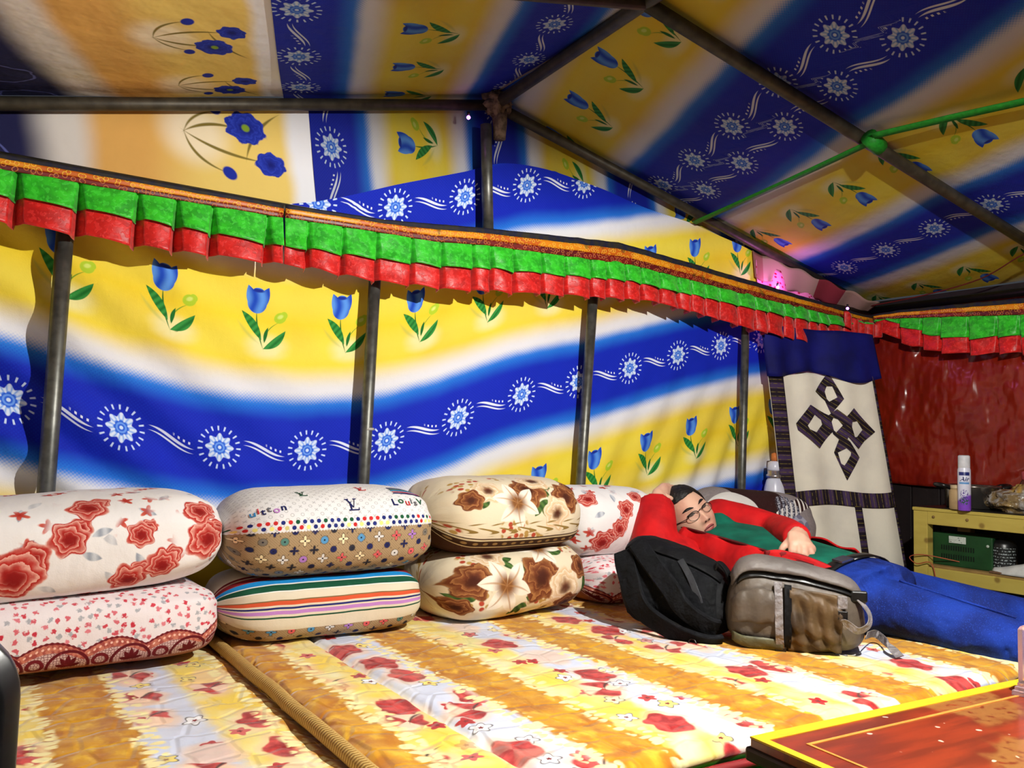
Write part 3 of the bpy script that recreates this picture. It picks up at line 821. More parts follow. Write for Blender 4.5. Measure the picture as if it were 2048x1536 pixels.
def ditsy_pillow(name, v_trim, seed):
    m = M(name); u, v = uvs()
    col = mix(c(238, 230, 230), c(228, 216, 218), nse(u, v, 5))
    vr = vor(u, v, 52, .8); rc = sep(vr.outputs['Color']); d = E(vr.outputs[0]); wob = nse(u, v, 170, 2)
    spot = below(d + (wob - .5) * .8, .26, .08)
    col = mix(col, mix(mix(c(196, 44, 62), c(222, 130, 140), rc[1]), c(170, 170, 176), ss(.72, .76, rc[0])), spot * ss(.12, .16, rc[2]))
    # lace trim
    w = .125; x = emod(u + .03, w) - w / 2
    sc = v_trim + .030 + eabs(ecos(u * (pi / w))) * .022
    lace = below(v, sc, .0015)
    lc = mix(c(196, 118, 96), c(160, 74, 66), ss(.4, .6, nse(u, v, 90, 2)))
    dots = below(elen(emod(u, .011) - .0055, v - sc + .010), .0026, .0008)
    lc = mix(lc, c(236, 190, 170), dots)
    inn = below(v, sc - .020, .001); net = vor(u, v, 170, .5, 'DISTANCE_TO_EDGE')
    lc = mix(lc, mix(c(104, 22, 30), c(206, 176, 170), ss(.05, .12, E(net.outputs[0]))), inn)
    arc = below(eabs(elen(x, (v - v_trim + .004) * 1.1) - .040), .0035, .001)
    lc = mix(lc, c(96, 16, 24), arc)
    for k in range(5):
        a = pi * (k + .5) / 5
        lc = mix(lc, c(96, 14, 22), lens(x, v - v_trim, (0, -.008), (cos(a) * .026, -.008 + sin(a) * .034), .0055, 0, .0012))
    x2 = emod(u + .03 + w / 2, w) - w / 2
    lc = mix(lc, c(110, 24, 32), below(eabs(elen(x2, v - v_trim - .004) - .014), .004, .001))
    lc = mix(lc, c(150, 96, 80), below(v, v_trim - .012, .004))
    edge = below(eabs(v - sc) - .0022 * 1.0, ecos(u * 600) * .0008, .0005)
    col = mix(col, lc, lace); col = mix(col, c(110, 26, 34), edge)
    return print_end(m, col, u, v)
def motif(col, u, v, sp, cols, size, shift=0.0):
    """staggered small quatrefoils/rings in cycling colours"""
    iu = efloor(u / sp); iv = efloor(v / sp * 1.0)
    x = emod(u, sp) - sp / 2; y = emod(v, sp) - sp / 2
    rnd = wht(iu, iv, shift)
    cc = cols[0]
    for i, k in enumerate(cols[1:], 1): cc = mix(cc, k, ss(i / len(cols) - .005, i / len(cols) + .005, rnd))
    par = ss(.4, .6, wht(iu, iv, shift + 3))
    r = elen(x, y); th = eatan(y, x)
    star = below(r, ecos(th * 4) * (size * .38) + size * .72, size * .08); disc = below(r, size * .8, size * .08)
    sh = mt('ADD', star * (1 - par), disc * par)
    col = mix(col, c(40, 34, 30), below(r, ecos(th * 4) * (size * .38) * (1 - par) + size * .95, size * .06) * .6)
    col = mix(col, cc, sh)
    return mix(col, c(30, 28, 40), below(r, size * .2, size * .06))
MC = [c(214, 92, 96), c(84, 150, 200), c(80, 128, 120), c(170, 120, 200), c(236, 222, 180), c(118, 112, 104), c(214, 214, 214)]
def tan_ground(u, v):
    tw = esin((u + v) * 900) * .25 + .5
    col = mix(c(176, 152, 118), c(146, 122, 90), tw)
    dg = emin(eabs(emod(u + v, .05) - .025), eabs(emod(u - v, .05) - .025))
    return mix(col, c(96, 76, 52), below(dg, .0012, .0006) * ss(-.2, .4, esin(u * 800)))
def mono_pillow(name, v_split):
    m = M(name); u, v = uvs()
    top = mix(c(232, 230, 228), c(222, 220, 220), nse(u, v, 5))
    x, y = emod(u + v, .026) - .013, emod(u - v, .026) - .013; r = elen(x, y)
    par = ss(.4, .6, wht(efloor((u + v) / .026), efloor((u - v) / .026)))
    mk_ = emax(below(eabs(r - .006), .0012, .0006) * par, below(emin(eabs(x), eabs(y)), .0014, .0006) * below(r, .008, .001) * (1 - par))
    top = mix(top, c(168, 164, 164), mk_ * .8)
    bot = tan_ground(u, v)
    bot = motif(bot, u, v - v_split, .05, MC, .012, 1)
    bot = motif(bot, u + .025, v - v_split + .025, .05, [c(30, 34, 84), c(40, 40, 52), c(24, 28, 70)], .010, 5)
    col = mix(bot, top, ss(v_split - .001, v_split + .001, v + esin(u * 800) * .0012))
    for k, dv in enumerate((.010, .024)):                      # two rows of coloured dots
        du = emod(u + .009 * k, .018) - .009; rr = elen(du, v - v_split - dv)
        w = wht(efloor((u + .009 * k) / .018), float(k), 7)
        cc = mix(mix(c(196, 40, 40), c(28, 40, 110), ss(.33, .34, w)), c(20, 80, 50) if k else c(236, 226, 130), ss(.66, .67, w))
        col = mix(col, cc, below(rr, .0055, .0006))
    return print_end(m, col, u, v)
def stripe_pillow(name, v0):
    m = M(name); u, v = uvs()
    vv = v + nse(u, 0.0, 5, 2) * .02 - .01
    tan = tan_ground(u, v); tan = motif(tan, u, v - v0 + .03, .05, MC, .011, 9); tan = motif(tan, u + .025, v - v0 + .005, .05, [c(30, 34, 84), c(40, 40, 52)], .009, 4)
    cream = c(218, 206, 182); col = tan
    bands = [(.0, cream), (.030, c(20, 70, 44)), (.034, cream), (.040, c(186, 128, 196)), (.049, cream), (.053, c(30, 36, 100)), (.058, cream), (.063, c(206, 84, 50)), (.073, c(120, 96, 60)), (.076, cream),
             (.098, c(236, 232, 226)), (.101, c(16, 74, 50)), (.126, c(238, 236, 230)), (.132, c(30, 142, 214)), (.160, c(150, 60, 60)), (.165, c(120, 20, 30)), (.19, c(180, 160, 140)), (.2, c(110, 18, 26)), (.22, cream)]
    for h, cc in bands: col = mix(col, cc, ss(v0 + h - .0006, v0 + h + .0006, vv))
    return print_end(m, col, u, v, .2)
BR1, BR2, BR3 = c(60, 22, 10), c(104, 50, 24), c(178, 126, 74)
def brown_pillow(name, fl, lilies, leaves, v_border, seed):
    m = M(name); u, v = uvs(); wob = nse(u, v, 34, 3, seed)
    col = mix(c(228, 214, 186), c(216, 202, 172), nse(u, v, 5))
    vr = vor(u, v, 46, .9); rc = sep(vr.outputs['Color']); cl = ss(.56, .62, nse(u, v, 8, 1, seed))
    tiny = below(E(vr.outputs[0]), .36, .1) * cl
    col = mix(col, mix(c(176, 140, 74), c(172, 66, 44), ss(.6, .64, rc[0])), tiny)
    g1, g2 = c(36, 66, 24), c(74, 104, 46)
    for (x0, y0, a, L) in leaves:
        for da in (-.9, 0, .9):
            col = mix(col, mix(g1, g2, esin(u * 260 + v * 200) * .5 + .5), lens(u, v, (x0, y0), (x0 + cos(a + da) * L, y0 + sin(a + da) * L), L * .24, L * .05, .002))
    for (cx, cy, R, rot, kind) in fl:
        R *= 1.18
        a, b, d = (BR1, BR3, BR2) if kind == 0 else (BR2, c(240, 228, 208), c(214, 182, 140))
        col = flower(col, u, v, cx, cy, R, 6, rot, a, b, d, .10, wob, 15, .05)
        col = mix(col, BR1, ell(u, v, cx, cy - R * .1, R * .3, R * .2, rot, .5) * .8)
    for (cx, cy, R, rot) in lilies:
        R *= 1.1
        for k in range(6):
            a = rot + k * pi / 3 + .1 * sin(k * 5)
            pe = lens(u, v, (cx, cy), (cx + cos(a) * R, cy + sin(a) * R), R * .24, R * .06 * (1 if k % 2 else -1), .002)
            rr = elen(u - cx, v - cy)
            col = mix(col, mix(c(120, 74, 34), c(238, 228, 210), ss(R * .15, R * .6, rr)), pe)
            col = mix(col, c(170, 124, 76), lens(u, v, (cx, cy), (cx + cos(a) * R * .9, cy + sin(a) * R * .9), R * .03, R * .06 * (1 if k % 2 else -1), .002) * .7)
    if v_border is not None:
        vb = v - v_border
        sc = ss(.2, .5, esin(u * 95 + esin(vb * 190) * 2.5) * esin(vb * 120 + 1.2))
        col = mix(col, c(140, 112, 56), sc * below(eabs(vb - .032), .020, .003))
        col = mix(col, c(66, 36, 18), below(vb, .004, .001)); col = mix(col, c(206, 190, 150), below(vb, .0, .001))
        col = mix(col, c(60, 34, 16), below(vb, -.006, .001))
        ck = below(elen(emod(u, .032) - .016, (vb + .018) * 1.4), .008, .002)
        col = mix(col, c(150, 120, 70), ck * below(eabs(vb + .018), .01, .002))
        col = mix(col, c(206, 188, 148), below(vb, -.032, .001)); col = mix(col, c(70, 40, 20), below(vb, -.038, .001))
    return print_end(m, col, u, v)

FRONT = 2.08
# stack 1 (left)
H1a, H1b = .165, .225
ditsy = Pillow('pillow', 'pink-sprigged pillow with a maroon lace border print, under the big rose pillow', V((.19, 2.205, B + .076)), .76, .40, .165, ditsy_pillow('sprig_and_lace_print', -.056, 1.0), radians(1.5), 0, 3, 4.2, endp=9)
rose = Pillow('pillow', 'fat white pillow printed with big red roses, on top of the lace-trimmed one', V((.165, 2.215, B + .146 + .108)), .83, .42, .238,
              rose_pillow('big_red_rose_print', [(-.06, -.035, .066), (.045, .035, .044), (.165, -.075, .045), (.235, -.045, .042), (.19, .03, .033), (.345, .0, .06), (.33, .085, .045), (.09, .115, .045), (-.24, -.05, .05), (-.16, .12, .05)], 2), radians(2), radians(-3.0), 11, 2.7)
# stack 2
strp = Pillow('pillow', 'pillow with bold multicoloured stripes, under the white letter-print pillow', V((.850, 2.215, B + .078)), .565, .40, .170, stripe_pillow('stripe_and_motif_print', -.036), radians(-1), 0, 21, 3.4, endp=6)
mono = Pillow('pillow', 'white pillow with monogram letters over a tan motif lower half, on the striped pillow', V((.872, 2.215, B + .160 + .106)), .585, .41, .24, mono_pillow('letter_monogram_print', .022), radians(-1), radians(-1.0), 31, 2.7)
# stack 3
LV3 = [(-.22, -.02, 3.6, .05), (.10, .09, 1.2, .05), (-.06, -.05, -1.2, .045), (-.19, .0, 2.6, .05), (-.02, .03, .6, .05), (.02, -.04, 2.0, .05), (.20, -.02, -.3, .05), (-.1, .09, .2, .05)]
bl = Pillow('pillow', 'cream pillow crowded with brown peonies and lilies, at the bottom of its stack', V((1.430, 2.19, B + .098)), .55, .40, .212, brown_pillow('brown_peony_print_dense', [(-.2, .045, .058, .2, 0), (.03, .025, .07, 1, 0), (.12, -.015, .056, .4, 1), (.14, -.085, .045, .4, 0), (-.12, .13, .05, 0, 1), (.2, .04, .04, 2, 0), (.06, -.09, .035, 1, 1), (-.24, -.05, .035, 1, 0)], [(-.10, .015, .085, -1.3), (.07, .13, .07, -1.2)], LV3, None, 3), radians(3.0), radians(-2.6), 41, 2.8)
bt = Pillow('pillow', 'cream pillow with brown peonies above a scrolled border, on top of the crowded one', V((1.425, 2.21, B + .195 + .100)), .53, .42, .235, brown_pillow('brown_peony_print_border', [(.01, .095, .055, .3, 0), (.15, .065, .052, 1.2, 0), (.10, .015, .048, .2, 1), (-.13, .10, .045, .2, 1), (.06, .15, .05, 0, 1), (.2, .12, .04, 0, 0), (-.19, .07, .035, 1, 0)], [(-.045, .05, .075, -1.4)], [(.05, .1, .0, .05), (.24, .03, -.9, .05), (-.14, .08, 3.3, .05), (.04, .05, -1.2, .05)], -.060, 5), radians(1.5), radians(-.5), 51, 2.7)
# stack 4
d4 = Pillow('pillow', 'sprigged pillow with lace print half hidden behind the black backpack', V((1.965, 2.205, B + .070)), .48, .38, .155, ditsy_pillow('sprig_and_lace_print_b', -.07, 4.0), 0, 0, 61, 4, endp=9)
r4 = Pillow('pillow', 'white rose-print pillow beside the lying man, smaller roses on it', V((1.895, 2.27, B + .145 + .105)), .44, .38, .25, rose_pillow('red_rose_print_small', [(-.01, .055, .036), (-.105, -.06, .050), (-.045, -.01, .036), (-.15, .10, .035), (.09, -.05, .04), (.06, .11, .03), (.15, .03, .04)], 8), 0, radians(1.5), 71, 2.5)

# printed lettering on the monogram pillow
def text_on(pil, body, U, Vv, size, cols, rot=0.0, name='lettering', flip=1):
    x = U
    for i, ch in enumerate(body):
        cu = bpy.data.curves.new('t', 'FONT'); cu.body = ch; cu.size = size; cu.resolution_u = 3; cu.offset = size * .012
        o = bpy.data.objects.new('t', cu); COL.objects.link(o)
        bpy.context.view_layer.update()
        me = bpy.data.meshes.new_from_object(o.evaluated_get(bpy.context.evaluated_depsgraph_get()))
        adv = (max(v.co.x for v in me.vertices) if len(me.vertices) else size * .4) + size * .1
        dy = .1 * size * (1 if i % 2 else -1)
        vs = [pil.S(x + v.co.x, Vv + v.co.y + dy, .0015) for v in me.vertices]
        fs = [tuple(p.vertices) for p in me.polygons]
        if fs: solid(mk(name, vs, fs, cols[i % len(cols)], pil.o, None, False), .001)
        bpy.data.objects.remove(o); bpy.data.curves.remove(cu); bpy.data.meshes.remove(me)
        x += adv
INK = {k: simple('ink_' + k, v, .8, .1, 0, .1) for k, v in dict(navy=c(30, 34, 90), green=c(40, 84, 60), red=c(196, 60, 60), grey=c(110, 110, 116), blue=c(60, 140, 196), lilac=c(190, 130, 200)).items()}
text_on(mono, 'LouisV', .125, .084, .034, [INK[k] for k in ('navy', 'green', 'red', 'grey', 'grey', 'green')])
text_on(mono, 'uitton', -.25, .078, .030, [INK[k] for k in ('blue', 'red', 'navy', 'grey', 'lilac', 'navy')])
def polys_on(pil, U, Vv, sc, polys, mat, name='monogram'):
    vs, fs = [], []
    for p in polys:
        o = len(vs); q0, q1, q2, q3 = p; n = 6
        for i in range(n + 1):
            for a, b in ((q0, q3), (q1, q2)):
                vs.append(pil.S(U + sc * lerp(a[0], b[0], i / n), Vv + sc * lerp(a[1], b[1], i / n), .0016))
        fs += [(o+2*i, o+2*i+1, o+2*i+3, o+2*i+2) for i in range(n)]
    solid(mk(name, vs, fs, mat, pil.o, None, False), .001)
LVP = [((-.55, .9), (-.4, .9), (.12, -.35), (.0, -.35)), ((.42, .9), (.48, .9), (.12, -.35), (.06, -.35)), ((-.7, .85), (-.7, .95), (-.25, .95), (-.25, .85)), ((.25, .85), (.25, .95), (.65, .95), (.65, .85)),
       ((-.28, .45), (-.12, .45), (-.12, -.75), (-.28, -.75)), ((-.5, -.62), (-.5, -.75), (.7, -.75), (.7, -.62)), ((.62, -.75), (.7, -.75), (.72, -.4), (.66, -.4)), ((-.4, .38), (-.4, .45), (0, .45), (0, .38))]
polys_on(mono, .01, .088, .024, LVP, INK['navy']); polys_on(mono, -.11, .15, .018, LVP, INK['green']); polys_on(mono, .06, .17, .018, LVP, INK['red'])
for k, (cc, w) in enumerate((('navy', .004), ('red', .003), ('blue', .004), ('green', .004), ('grey', .003), ('navy', .004))):
    polys_on(mono, 0, 0, 1, [((.145, .132 + k * .010), (.145, .132 + w + k * .010), (.235, .132 + w + k * .010), (.235, .132 + k * .010))], INK[cc], 'printed_stripe')

# ================================================================== BACKPACKS
class Bag:
    """soft bag: long axis A (from base point O), up U, front F (towards the viewer side); rings (s, half height, half depth, centre height, centre depth)"""
    def __init__(s, O, A, Lg, U, F, rings, pw, seed):
        s.O, s.A, s.L, s.U, s.F, s.pw, s.seed = V(O), V(A).normalized(), Lg, V(U).normalized(), V(F).normalized(), pw, seed
        s.rg = [[(r[0], r[i]) for r in rings] for i in range(1, 5)]
    def S(s, t, a, off=0.0):
        hh, hd, ch, cdp = (smooth_interp(r, t) for r in s.rg)
        e = 2 / s.pw; ca, sa = cos(a), sin(a)
        f = abs(ca) ** e * (1 if ca > 0 else -1); h = abs(sa) ** e * (1 if sa > 0 else -1)
        end = min(1, max(0.0, 1 - (abs(t - .5) * 2) ** 7)) ** .5; end = .12 + .88 * end
        wr = 1 + .03 * nz(t * 5 + s.seed, ca * 2, sa * 2) + .02 * nz(t * 13, ca * 5, sa * 5 + s.seed)
        return s.O + s.A * (t * s.L) + s.U * (ch + h * (hh * end * wr + off)) + s.F * (cdp + f * (hd * end * wr + off))
    def body(s, name, mat, parent, nt=48, na=56):
        vs, fs, uv = [], [], []
        for i in range(nt + 1):
            for k in range(na): vs.append(s.S(i / nt, 2 * pi * k / na)); uv.append((i / nt * s.L, k / na * .8))
        for i in range(nt):
            for k in range(na):
                k2 = (k + 1) % na; fs.append((i*na+k, i*na+k2, (i+1)*na+k2, (i+1)*na+k))
        fs.append(tuple(reversed(range(na)))); fs.append(tuple(nt*na + k for k in range(na)))
        return mk(name, vs, fs, mat, parent, uv)
    def patch(s, name, t0, t1, a0, a1, off, mat, parent, thick=.003, fn=None, n=(24, 16)):
        def g(x, y):
            t, a = lerp(t0, t1, x), lerp(a0, a1, y)
            o = off + (fn(x, y) if fn else 0)
            return s.S(t, a, o), (t * s.L, a * .12)
        return solid(sheet(name, g, n[0], n[1], mat, parent), thick, 1)
    def strap(s, name, pts, w, off, mat, parent, t=.002, n=8):
        """pts (t, a, extra off)"""
        path, nr = [], []
        P3 = spline([V((p[0], p[1], p[2] if len(p) > 2 else 0)) for p in pts], n)
        for p in P3:
            path.append(s.S(p.x, p.y, off + p.z)); q = s.S(p.x, p.y, off + p.z + .01); nr.append((q - path[-1]).normalized())
        return bevel(mk(name, *ribbon(path, w, nr, t), mat, parent, None, False), t * .3, 1)
def nylon(name, a, b, sc=8, rough=.55, spec=.4):
    m = M(name); u, v = uvs(); x, y, z = objco(); n = nse(x, y, sc, 3, z)
    return m.out(mix(a, b, ss(.3, .7, n)), rough, spec, bump=n + nse(x, y, 40, 2, z) * .3, bstr=.6, bdist=.02)
M_GREY = nylon('grey_brown_nylon', c(92, 82, 72), c(64, 55, 46)); M_GREYL = nylon('grey_nylon', c(106, 99, 95), c(86, 79, 75))
M_OLIVE = nylon('olive_pocket_nylon', c(84, 64, 38), c(46, 33, 19), 12, .6); M_TAPE = nylon('light_grey_webbing', c(134, 129, 130), c(116, 111, 112), 40)
M_BNYL = nylon('black_nylon', c(10, 11, 14), c(5, 5, 7), 10, .7, .15)
M_BPAD = nylon('black_padding', c(14, 15, 19), c(9, 10, 12), 20, .85, .12)
UPZ = V((0, 0, 1))
# grey backpack, lying on its side
gA, gB = pl(1452, 1296, 2, B), pl(1742, 1318, 2, B)
ax = (gB - gA).normalized(); fr = V((ax.y, -ax.x, 0)).normalized()
if fr.dot(FW) > 0: fr = -fr
gb = empty('backpack', gA + ax * .2 - fr * .1, 'grey-brown hiking backpack with light grey straps, lying in front of the man', 'backpack')
LG = (gB - gA).length
bag = Bag(gA, ax, LG, UPZ, fr, [(0, .080, .075, .080, -.08), (.12, .106, .095, .104, -.085), (.4, .106, .10, .104, -.09), (.7, .095, .095, .095, -.085), (.9, .085, .085, .085, -.08), (1, .068, .065, .07, -.075)], 3.0, 4)
bag.body('body', M_GREY, gb)
bag.patch('lid_panel', .05, .97, pi * .27, pi * .62, .010, M_GREYL, gb, .006, lambda x, y: .010 * sin(pi * min(1, y * 1.3)) , (40, 14))
bag.patch('zip', .08, .93, pi * .215, pi * .25, .004, M_BLACKP, gb, .003, None, (40, 3))
bag.patch('side_pocket', .44, .80, -pi * .30, pi * .15, .006, M_OLIVE, gb, .003, lambda x, y: .006 * sin(x * 21 + y * 9) * sin(pi * y) + .004 * sin(y * 23 + x * 5), (40, 30))
bag.patch('front_fold', .04, .34, -.05 * pi, .10 * pi, .006, M_GREY, gb, .003, lambda x, y: .008 * sin(y * pi) + .004 * sin(x * 12), (24, 10))
bag.patch('bottom_panel', .05, .40, -pi * .36, -pi * .16, .008, nylon('green_grey_nylon', c(92, 90, 66), c(62, 60, 44)), gb, .003, lambda x, y: .006 * sin(pi * y), (20, 10))
bag.patch('black_webbing_panel', .405, .455, -pi * .36, pi * .16, .009, M_BNYL, gb, .003)
bag.strap('compression_strap', [(.36, pi * .17), (.365, 0), (.372, -pi * .13), (.385, -pi * .27)], .020, .013, M_TAPE, gb)
b1 = bag.S(.385, -pi * .27, .016)
mkbox('buckle', (-.014, -.012, -.004), (.014, .012, .004), M_BLACKP, gb, .002, Matrix.Translation(b1) @ Matrix((ax, UPZ, -fr)).transposed().to_4x4())
b2 = bag.S(.80, pi * .10, .012)
mkbox('strap_tab', (-.012, -.016, -.003), (.012, .016, .003), M_TAPE, gb, .002, Matrix.Translation(b2) @ Matrix((ax, UPZ, -fr)).transposed().to_4x4())
b3 = bag.S(.80, pi * .02, .012)
mkbox('buckle', (-.012, -.011, -.004), (.012, .011, .004), M_BLACKP, gb, .002, Matrix.Translation(b3) @ Matrix((ax, UPZ, -fr)).transposed().to_4x4())
dl = (bag.S(.80, 0) - CAM).dot(FW)
lp = [bag.S(.80, -.02 * pi, .012), at(1690, 1246, dl - .02), at(1716, 1262, dl - .035), at(1738, 1250, dl - .03), at(1738, 1226, dl - .012), bag.S(.925, pi * .22, .016)]
lpath = spline(lp, 7)
mk('loop_strap', *ribbon(lpath, .021, [(-FW * .6 + (p - at(1714, 1222, dl)).normalized() * .8).normalized() for p in lpath]), M_TAPE, gb, None, False)
b4 = bag.S(.925, pi * .25, .018)
mkbox('buckle', (-.020, -.014, -.007), (.020, .014, .007), M_BLACKP, gb, .004, Matrix.Translation(b4) @ Matrix((ax, UPZ, -fr)).transposed().to_4x4())
pe = [bag.S(.99, -.12 * pi, .012), at(1752, 1268, 2.22), at(1778, 1290, 2.12), pl(1800, 1314, 2, B + .008)]
mk('loose_strap', *ribbon(spline(pe, 6), .021, [-FW] * 19), M_TAPE, gb, None, False)

# black backpack, straps towards the viewer
kA, kB = pl(1248, 1262, 2, B), pl(1436, 1292, 2, B)
ax2 = (kB - kA).normalized(); fr2 = V((ax2.y, -ax2.x, 0)).normalized()
if fr2.dot(FW) > 0: fr2 = -fr2
kb = empty('backpack', kA + ax2 * .16 - fr2 * .1, 'black backpack with padded shoulder straps and a ring, leaning by the rose pillow', 'backpack')
L2 = (kB - kA).length + .07
U2 = (UPZ - ax2 * .12 - fr2 * .22).normalized()
bag2 = Bag(kA - ax2 * .045 + V((0, 0, .006)), ax2, L2, U2, fr2, [(0, .095, .07, .125, -.10), (.15, .120, .09, .128, -.10), (.5, .112, .10, .116, -.10), (.8, .095, .095, .098, -.10), (1, .075, .075, .08, -.10)], 2.7, 14)
bag2.body('body', M_BNYL, kb)
bag2.patch('back_panel', .14, .9, -pi * .22, pi * .22, .004, M_BPAD, kb, .006, lambda x, y: .008 * abs(sin(x * 9)) * sin(pi * y), (40, 20))
bag2.patch('top_panel', .1, .92, pi * .27, pi * .55, .004, M_BNYL, kb, .004)
bag2.strap('shoulder_strap', [(.10, .22 * pi, .0), (.17, .06 * pi, .010), (.32, -.09 * pi, .018), (.55, -.19 * pi, .022), (.78, -.25 * pi, .022), (.93, -.29 * pi, .022)], .062, .012, M_BPAD, kb, .014)
bag2.strap('shoulder_strap', [(.22, .28 * pi, .0), (.36, .16 * pi, .014), (.58, .02 * pi, .018), (.8, -.08 * pi, .014), (.92, -.14 * pi, .008)], .055, .012, M_BPAD, kb, .014)
bag2.strap('webbing', [(.62, .26 * pi, .004), (.72, .14 * pi, .006), (.8, .0, .004)], .018, .012, nylon('charcoal_webbing', c(44, 46, 52), c(34, 36, 40)), kb)
rp = bag2.S(.74, -.24 * pi, .045)
ring = [rp + ax2 * (.011 * cos(k * pi / 8)) + U2 * (.014 * sin(k * pi / 8)) + fr2 * .006 for k in range(17)]
mk('strap_ring', *tube(ring, .0018, 8), M_BLACKP, kb)
bag2.strap('top_handle', [(.86, .40 * pi, .0), (.9, .42 * pi, .03), (.97, .42 * pi, .03), (1.0, .40 * pi, .0)], .022, .01, M_BNYL, kb, .006)

# ================================================================== PATCHWORK CUSHION AND FLASK
m = M('patchwork_knit'); u, v = uvs(); u = u + .13
n = nse(u, v, 90, 2)
col = mix(c(150, 140, 140), c(120, 112, 114), n)
r0 = elen(u + .09, v - .04)
col = mix(col, c(214, 210, 204), below(r0, .155, .002)); 
spk = mix(c(70, 40, 48), c(150, 130, 130), ss(.5, .6, nse(u, v, 160, 1)))
col = mix(col, spk, below(elen(u + .11, v - .03), .085, .002))
line = v - u * .46
col = mix(col, c(44, 18, 18), ss(-.002, .002, line) * ss(-.05, -.046, u) * below(u, .22, .002) * ss(.150, .154, r0))
bars = ss(.2, .3, esin((u - v * .35) * 230)); zone = below(eabs(line), .030, .001) * ss(-.04, -.038, u)
col = mix(col, mix(c(44, 18, 18), c(226, 222, 216), bars), zone)
sp2 = mix(c(60, 62, 76), c(170, 170, 180), ss(.5, .56, nse(u, v, 120, 1)))
col = mix(col, sp2, below(elen(u - .22, v - .115), .065, .002) * (1 - bars * .8))
scl = vor(u, v, 22, .1); col = mix(col, mix(c(112, 110, 132), c(160, 160, 178), ss(.4, .5, E(scl.outputs[0]))), below(elen(u - .24, v - .0), .10, .002) * below(line, -.03, .002))
M_KNIT = m.out(col, .9, .2, bump=n, bstr=.4, bdist=.005)
cu = Pillow('cushion', 'plump patchwork cushion in dark brown, white bars and grey behind the man', V((2.70, 2.26, B + .175)), .64, .30, .35, M_KNIT, radians(-4), radians(4), 81, 2.6)
cu.o['category'] = 'cushion'
fk = pl(1549, 970, 1, 2.415); fx = Matrix.Translation((fk.x, fk.y, B))
fl_ = empty('thermos_flask', (fk.x, fk.y, B), 'white thermos flask with a ringed neck, between the wall cloth and the hanging', 'flask')
m_fw = simple('white_enamel', c(214, 216, 232), .3, .5, 0, .08)
mk('body', *lathe([(.048, .0), (.052, .01), (.052, .24), (.05, .30), (.044, .345), (.036, .375), (.030, .385)], 28, fx), m_fw, fl_)
mk('neck_ring', *lathe([(.030, .385), (.037, .388), (.037, .40), (.031, .404), (.031, .42)], 28, fx), simple('chrome_ring', c(190, 180, 178), .25, .6, .8), fl_)
mk('lid', *lathe([(.030, .42), (.032, .425), (.030, .455), (.018, .462), (.002, .463)], 28, fx), m_fw, fl_)
mk('cork', *lathe([(.012, .462), (.016, .47), (.014, .495), (.004, .5)], 16, fx), simple('orange_cork', c(206, 120, 60)), fl_)

# ================================================================== THE MAN
def remesh(name, parts, mat, vox, parent=None, smooth=6):
    o = mk(name, *merge(*parts), mat, parent)
    md = o.modifiers.new('r', 'REMESH'); md.mode = 'VOXEL'; md.voxel_size = vox; md.use_smooth_shade = True
    if smooth: sm = o.modifiers.new('s', 'SMOOTH'); sm.iterations = smooth; sm.factor = .5
    baked(o)
    if not o.data.materials: o.data.materials.append(mat)
    return o
HEAD = at(1381, 1036, 2.97)
UPC = -DN                                     # photo-up in the scene
hu = (RT * -.52 + UPC * .78 + FW * .18).normalized()          # top of the head
hf = (-FW * .86 + RT * .42 - UPC * .05); hf = (hf - hu * hf.dot(hu)).normalized()   # face direction
hr = hf.cross(hu).normalized()                # his right -> sign fixed below
HM = Matrix((hr, hf, hu)).transposed().to_4x4(); HM.translation = HEAD
def G(x, z, cx, cz, sx, sz): return exp(-((x - cx) / sx) ** 2 - ((z - cz) / sz) ** 2)
def face_fn(d, p):
    x, y, z = p
    # jaw taper, flatter face
    if z < -.02:
        k = min(1, (-.02 - z) / .1); x *= 1 - .24 * k; y += .012 * k * (1 if y > 0 else -.2)
    if y > 0:
        y *= .93
        y += .021 * exp(-(x / .0115) ** 2) * (max(0, min(1, (.022 - z) / .05)) if z > -.028 else exp(-((z + .028) / .008) ** 2))
        y += .008 * (G(x, z, .015, -.029, .008, .009) + G(x, z, -.015, -.029, .008, .009))
        y -= .010 * (G(x, z, .031, .014, .017, .011) + G(x, z, -.031, .014, .017, .011))
        y += .005 * (G(x, z, .031, .031, .022, .008) + G(x, z, -.031, .031, .022, .008))
        y += .006 * (G(x, z, .043, -.022, .022, .022) + G(x, z, -.043, -.022, .022, .022))
        y += .006 * (G(x, z, .031, .011, .011, .0055) + G(x, z, -.031, .011, .011, .0055))      # lids
        y += .0065 * (G(x, z, 0, -.0525, .021, .0055) + G(x, z, 0, -.066, .018, .006)) - .004 * G(x, z, 0, -.059, .022, .002)
        y -= .004 * G(x, z, 0, -.077, .025, .006); y += .008 * G(x, z, 0, -.096, .022, .015)
    return V((x, y, z))
head = sph((0, 0, 0), (.079, .094, .116), HM, 110, 90, face_fn)
head = ([v + HEAD * 0 for v in head[0]], head[1])
def hp(x, y, z): return HM @ V((x, y, z))
def fsurf(x, z, off=.0):
    """point on the face front at head coords (x, z)"""
    sz = max(-1, min(1, z / .116)); rad = sqrt(max(0, 1 - sz * sz)); sx = max(-1, min(1, x / .079 / max(.05, rad)))
    # undo jaw taper roughly
    if z < -.02: sx = max(-1, min(1, sx / (1 - .24 * min(1, (-.02 - z) / .1))))
    th = math.acos(sx); d = V((cos(th) * rad, sin(th) * rad, sz))
    p = face_fn(d, V((d.x * .079, d.y * .094, d.z * .116)))
    return HM @ (p + V((0, off, 0)))
ears = [sph(hp(sx * .080, -.012, -.005), (.010, .018, .032), HM.to_3x3().to_4x4(), 16, 12) for sx in (-1, 1)]
NECK = hp(0, -.035, -.12)
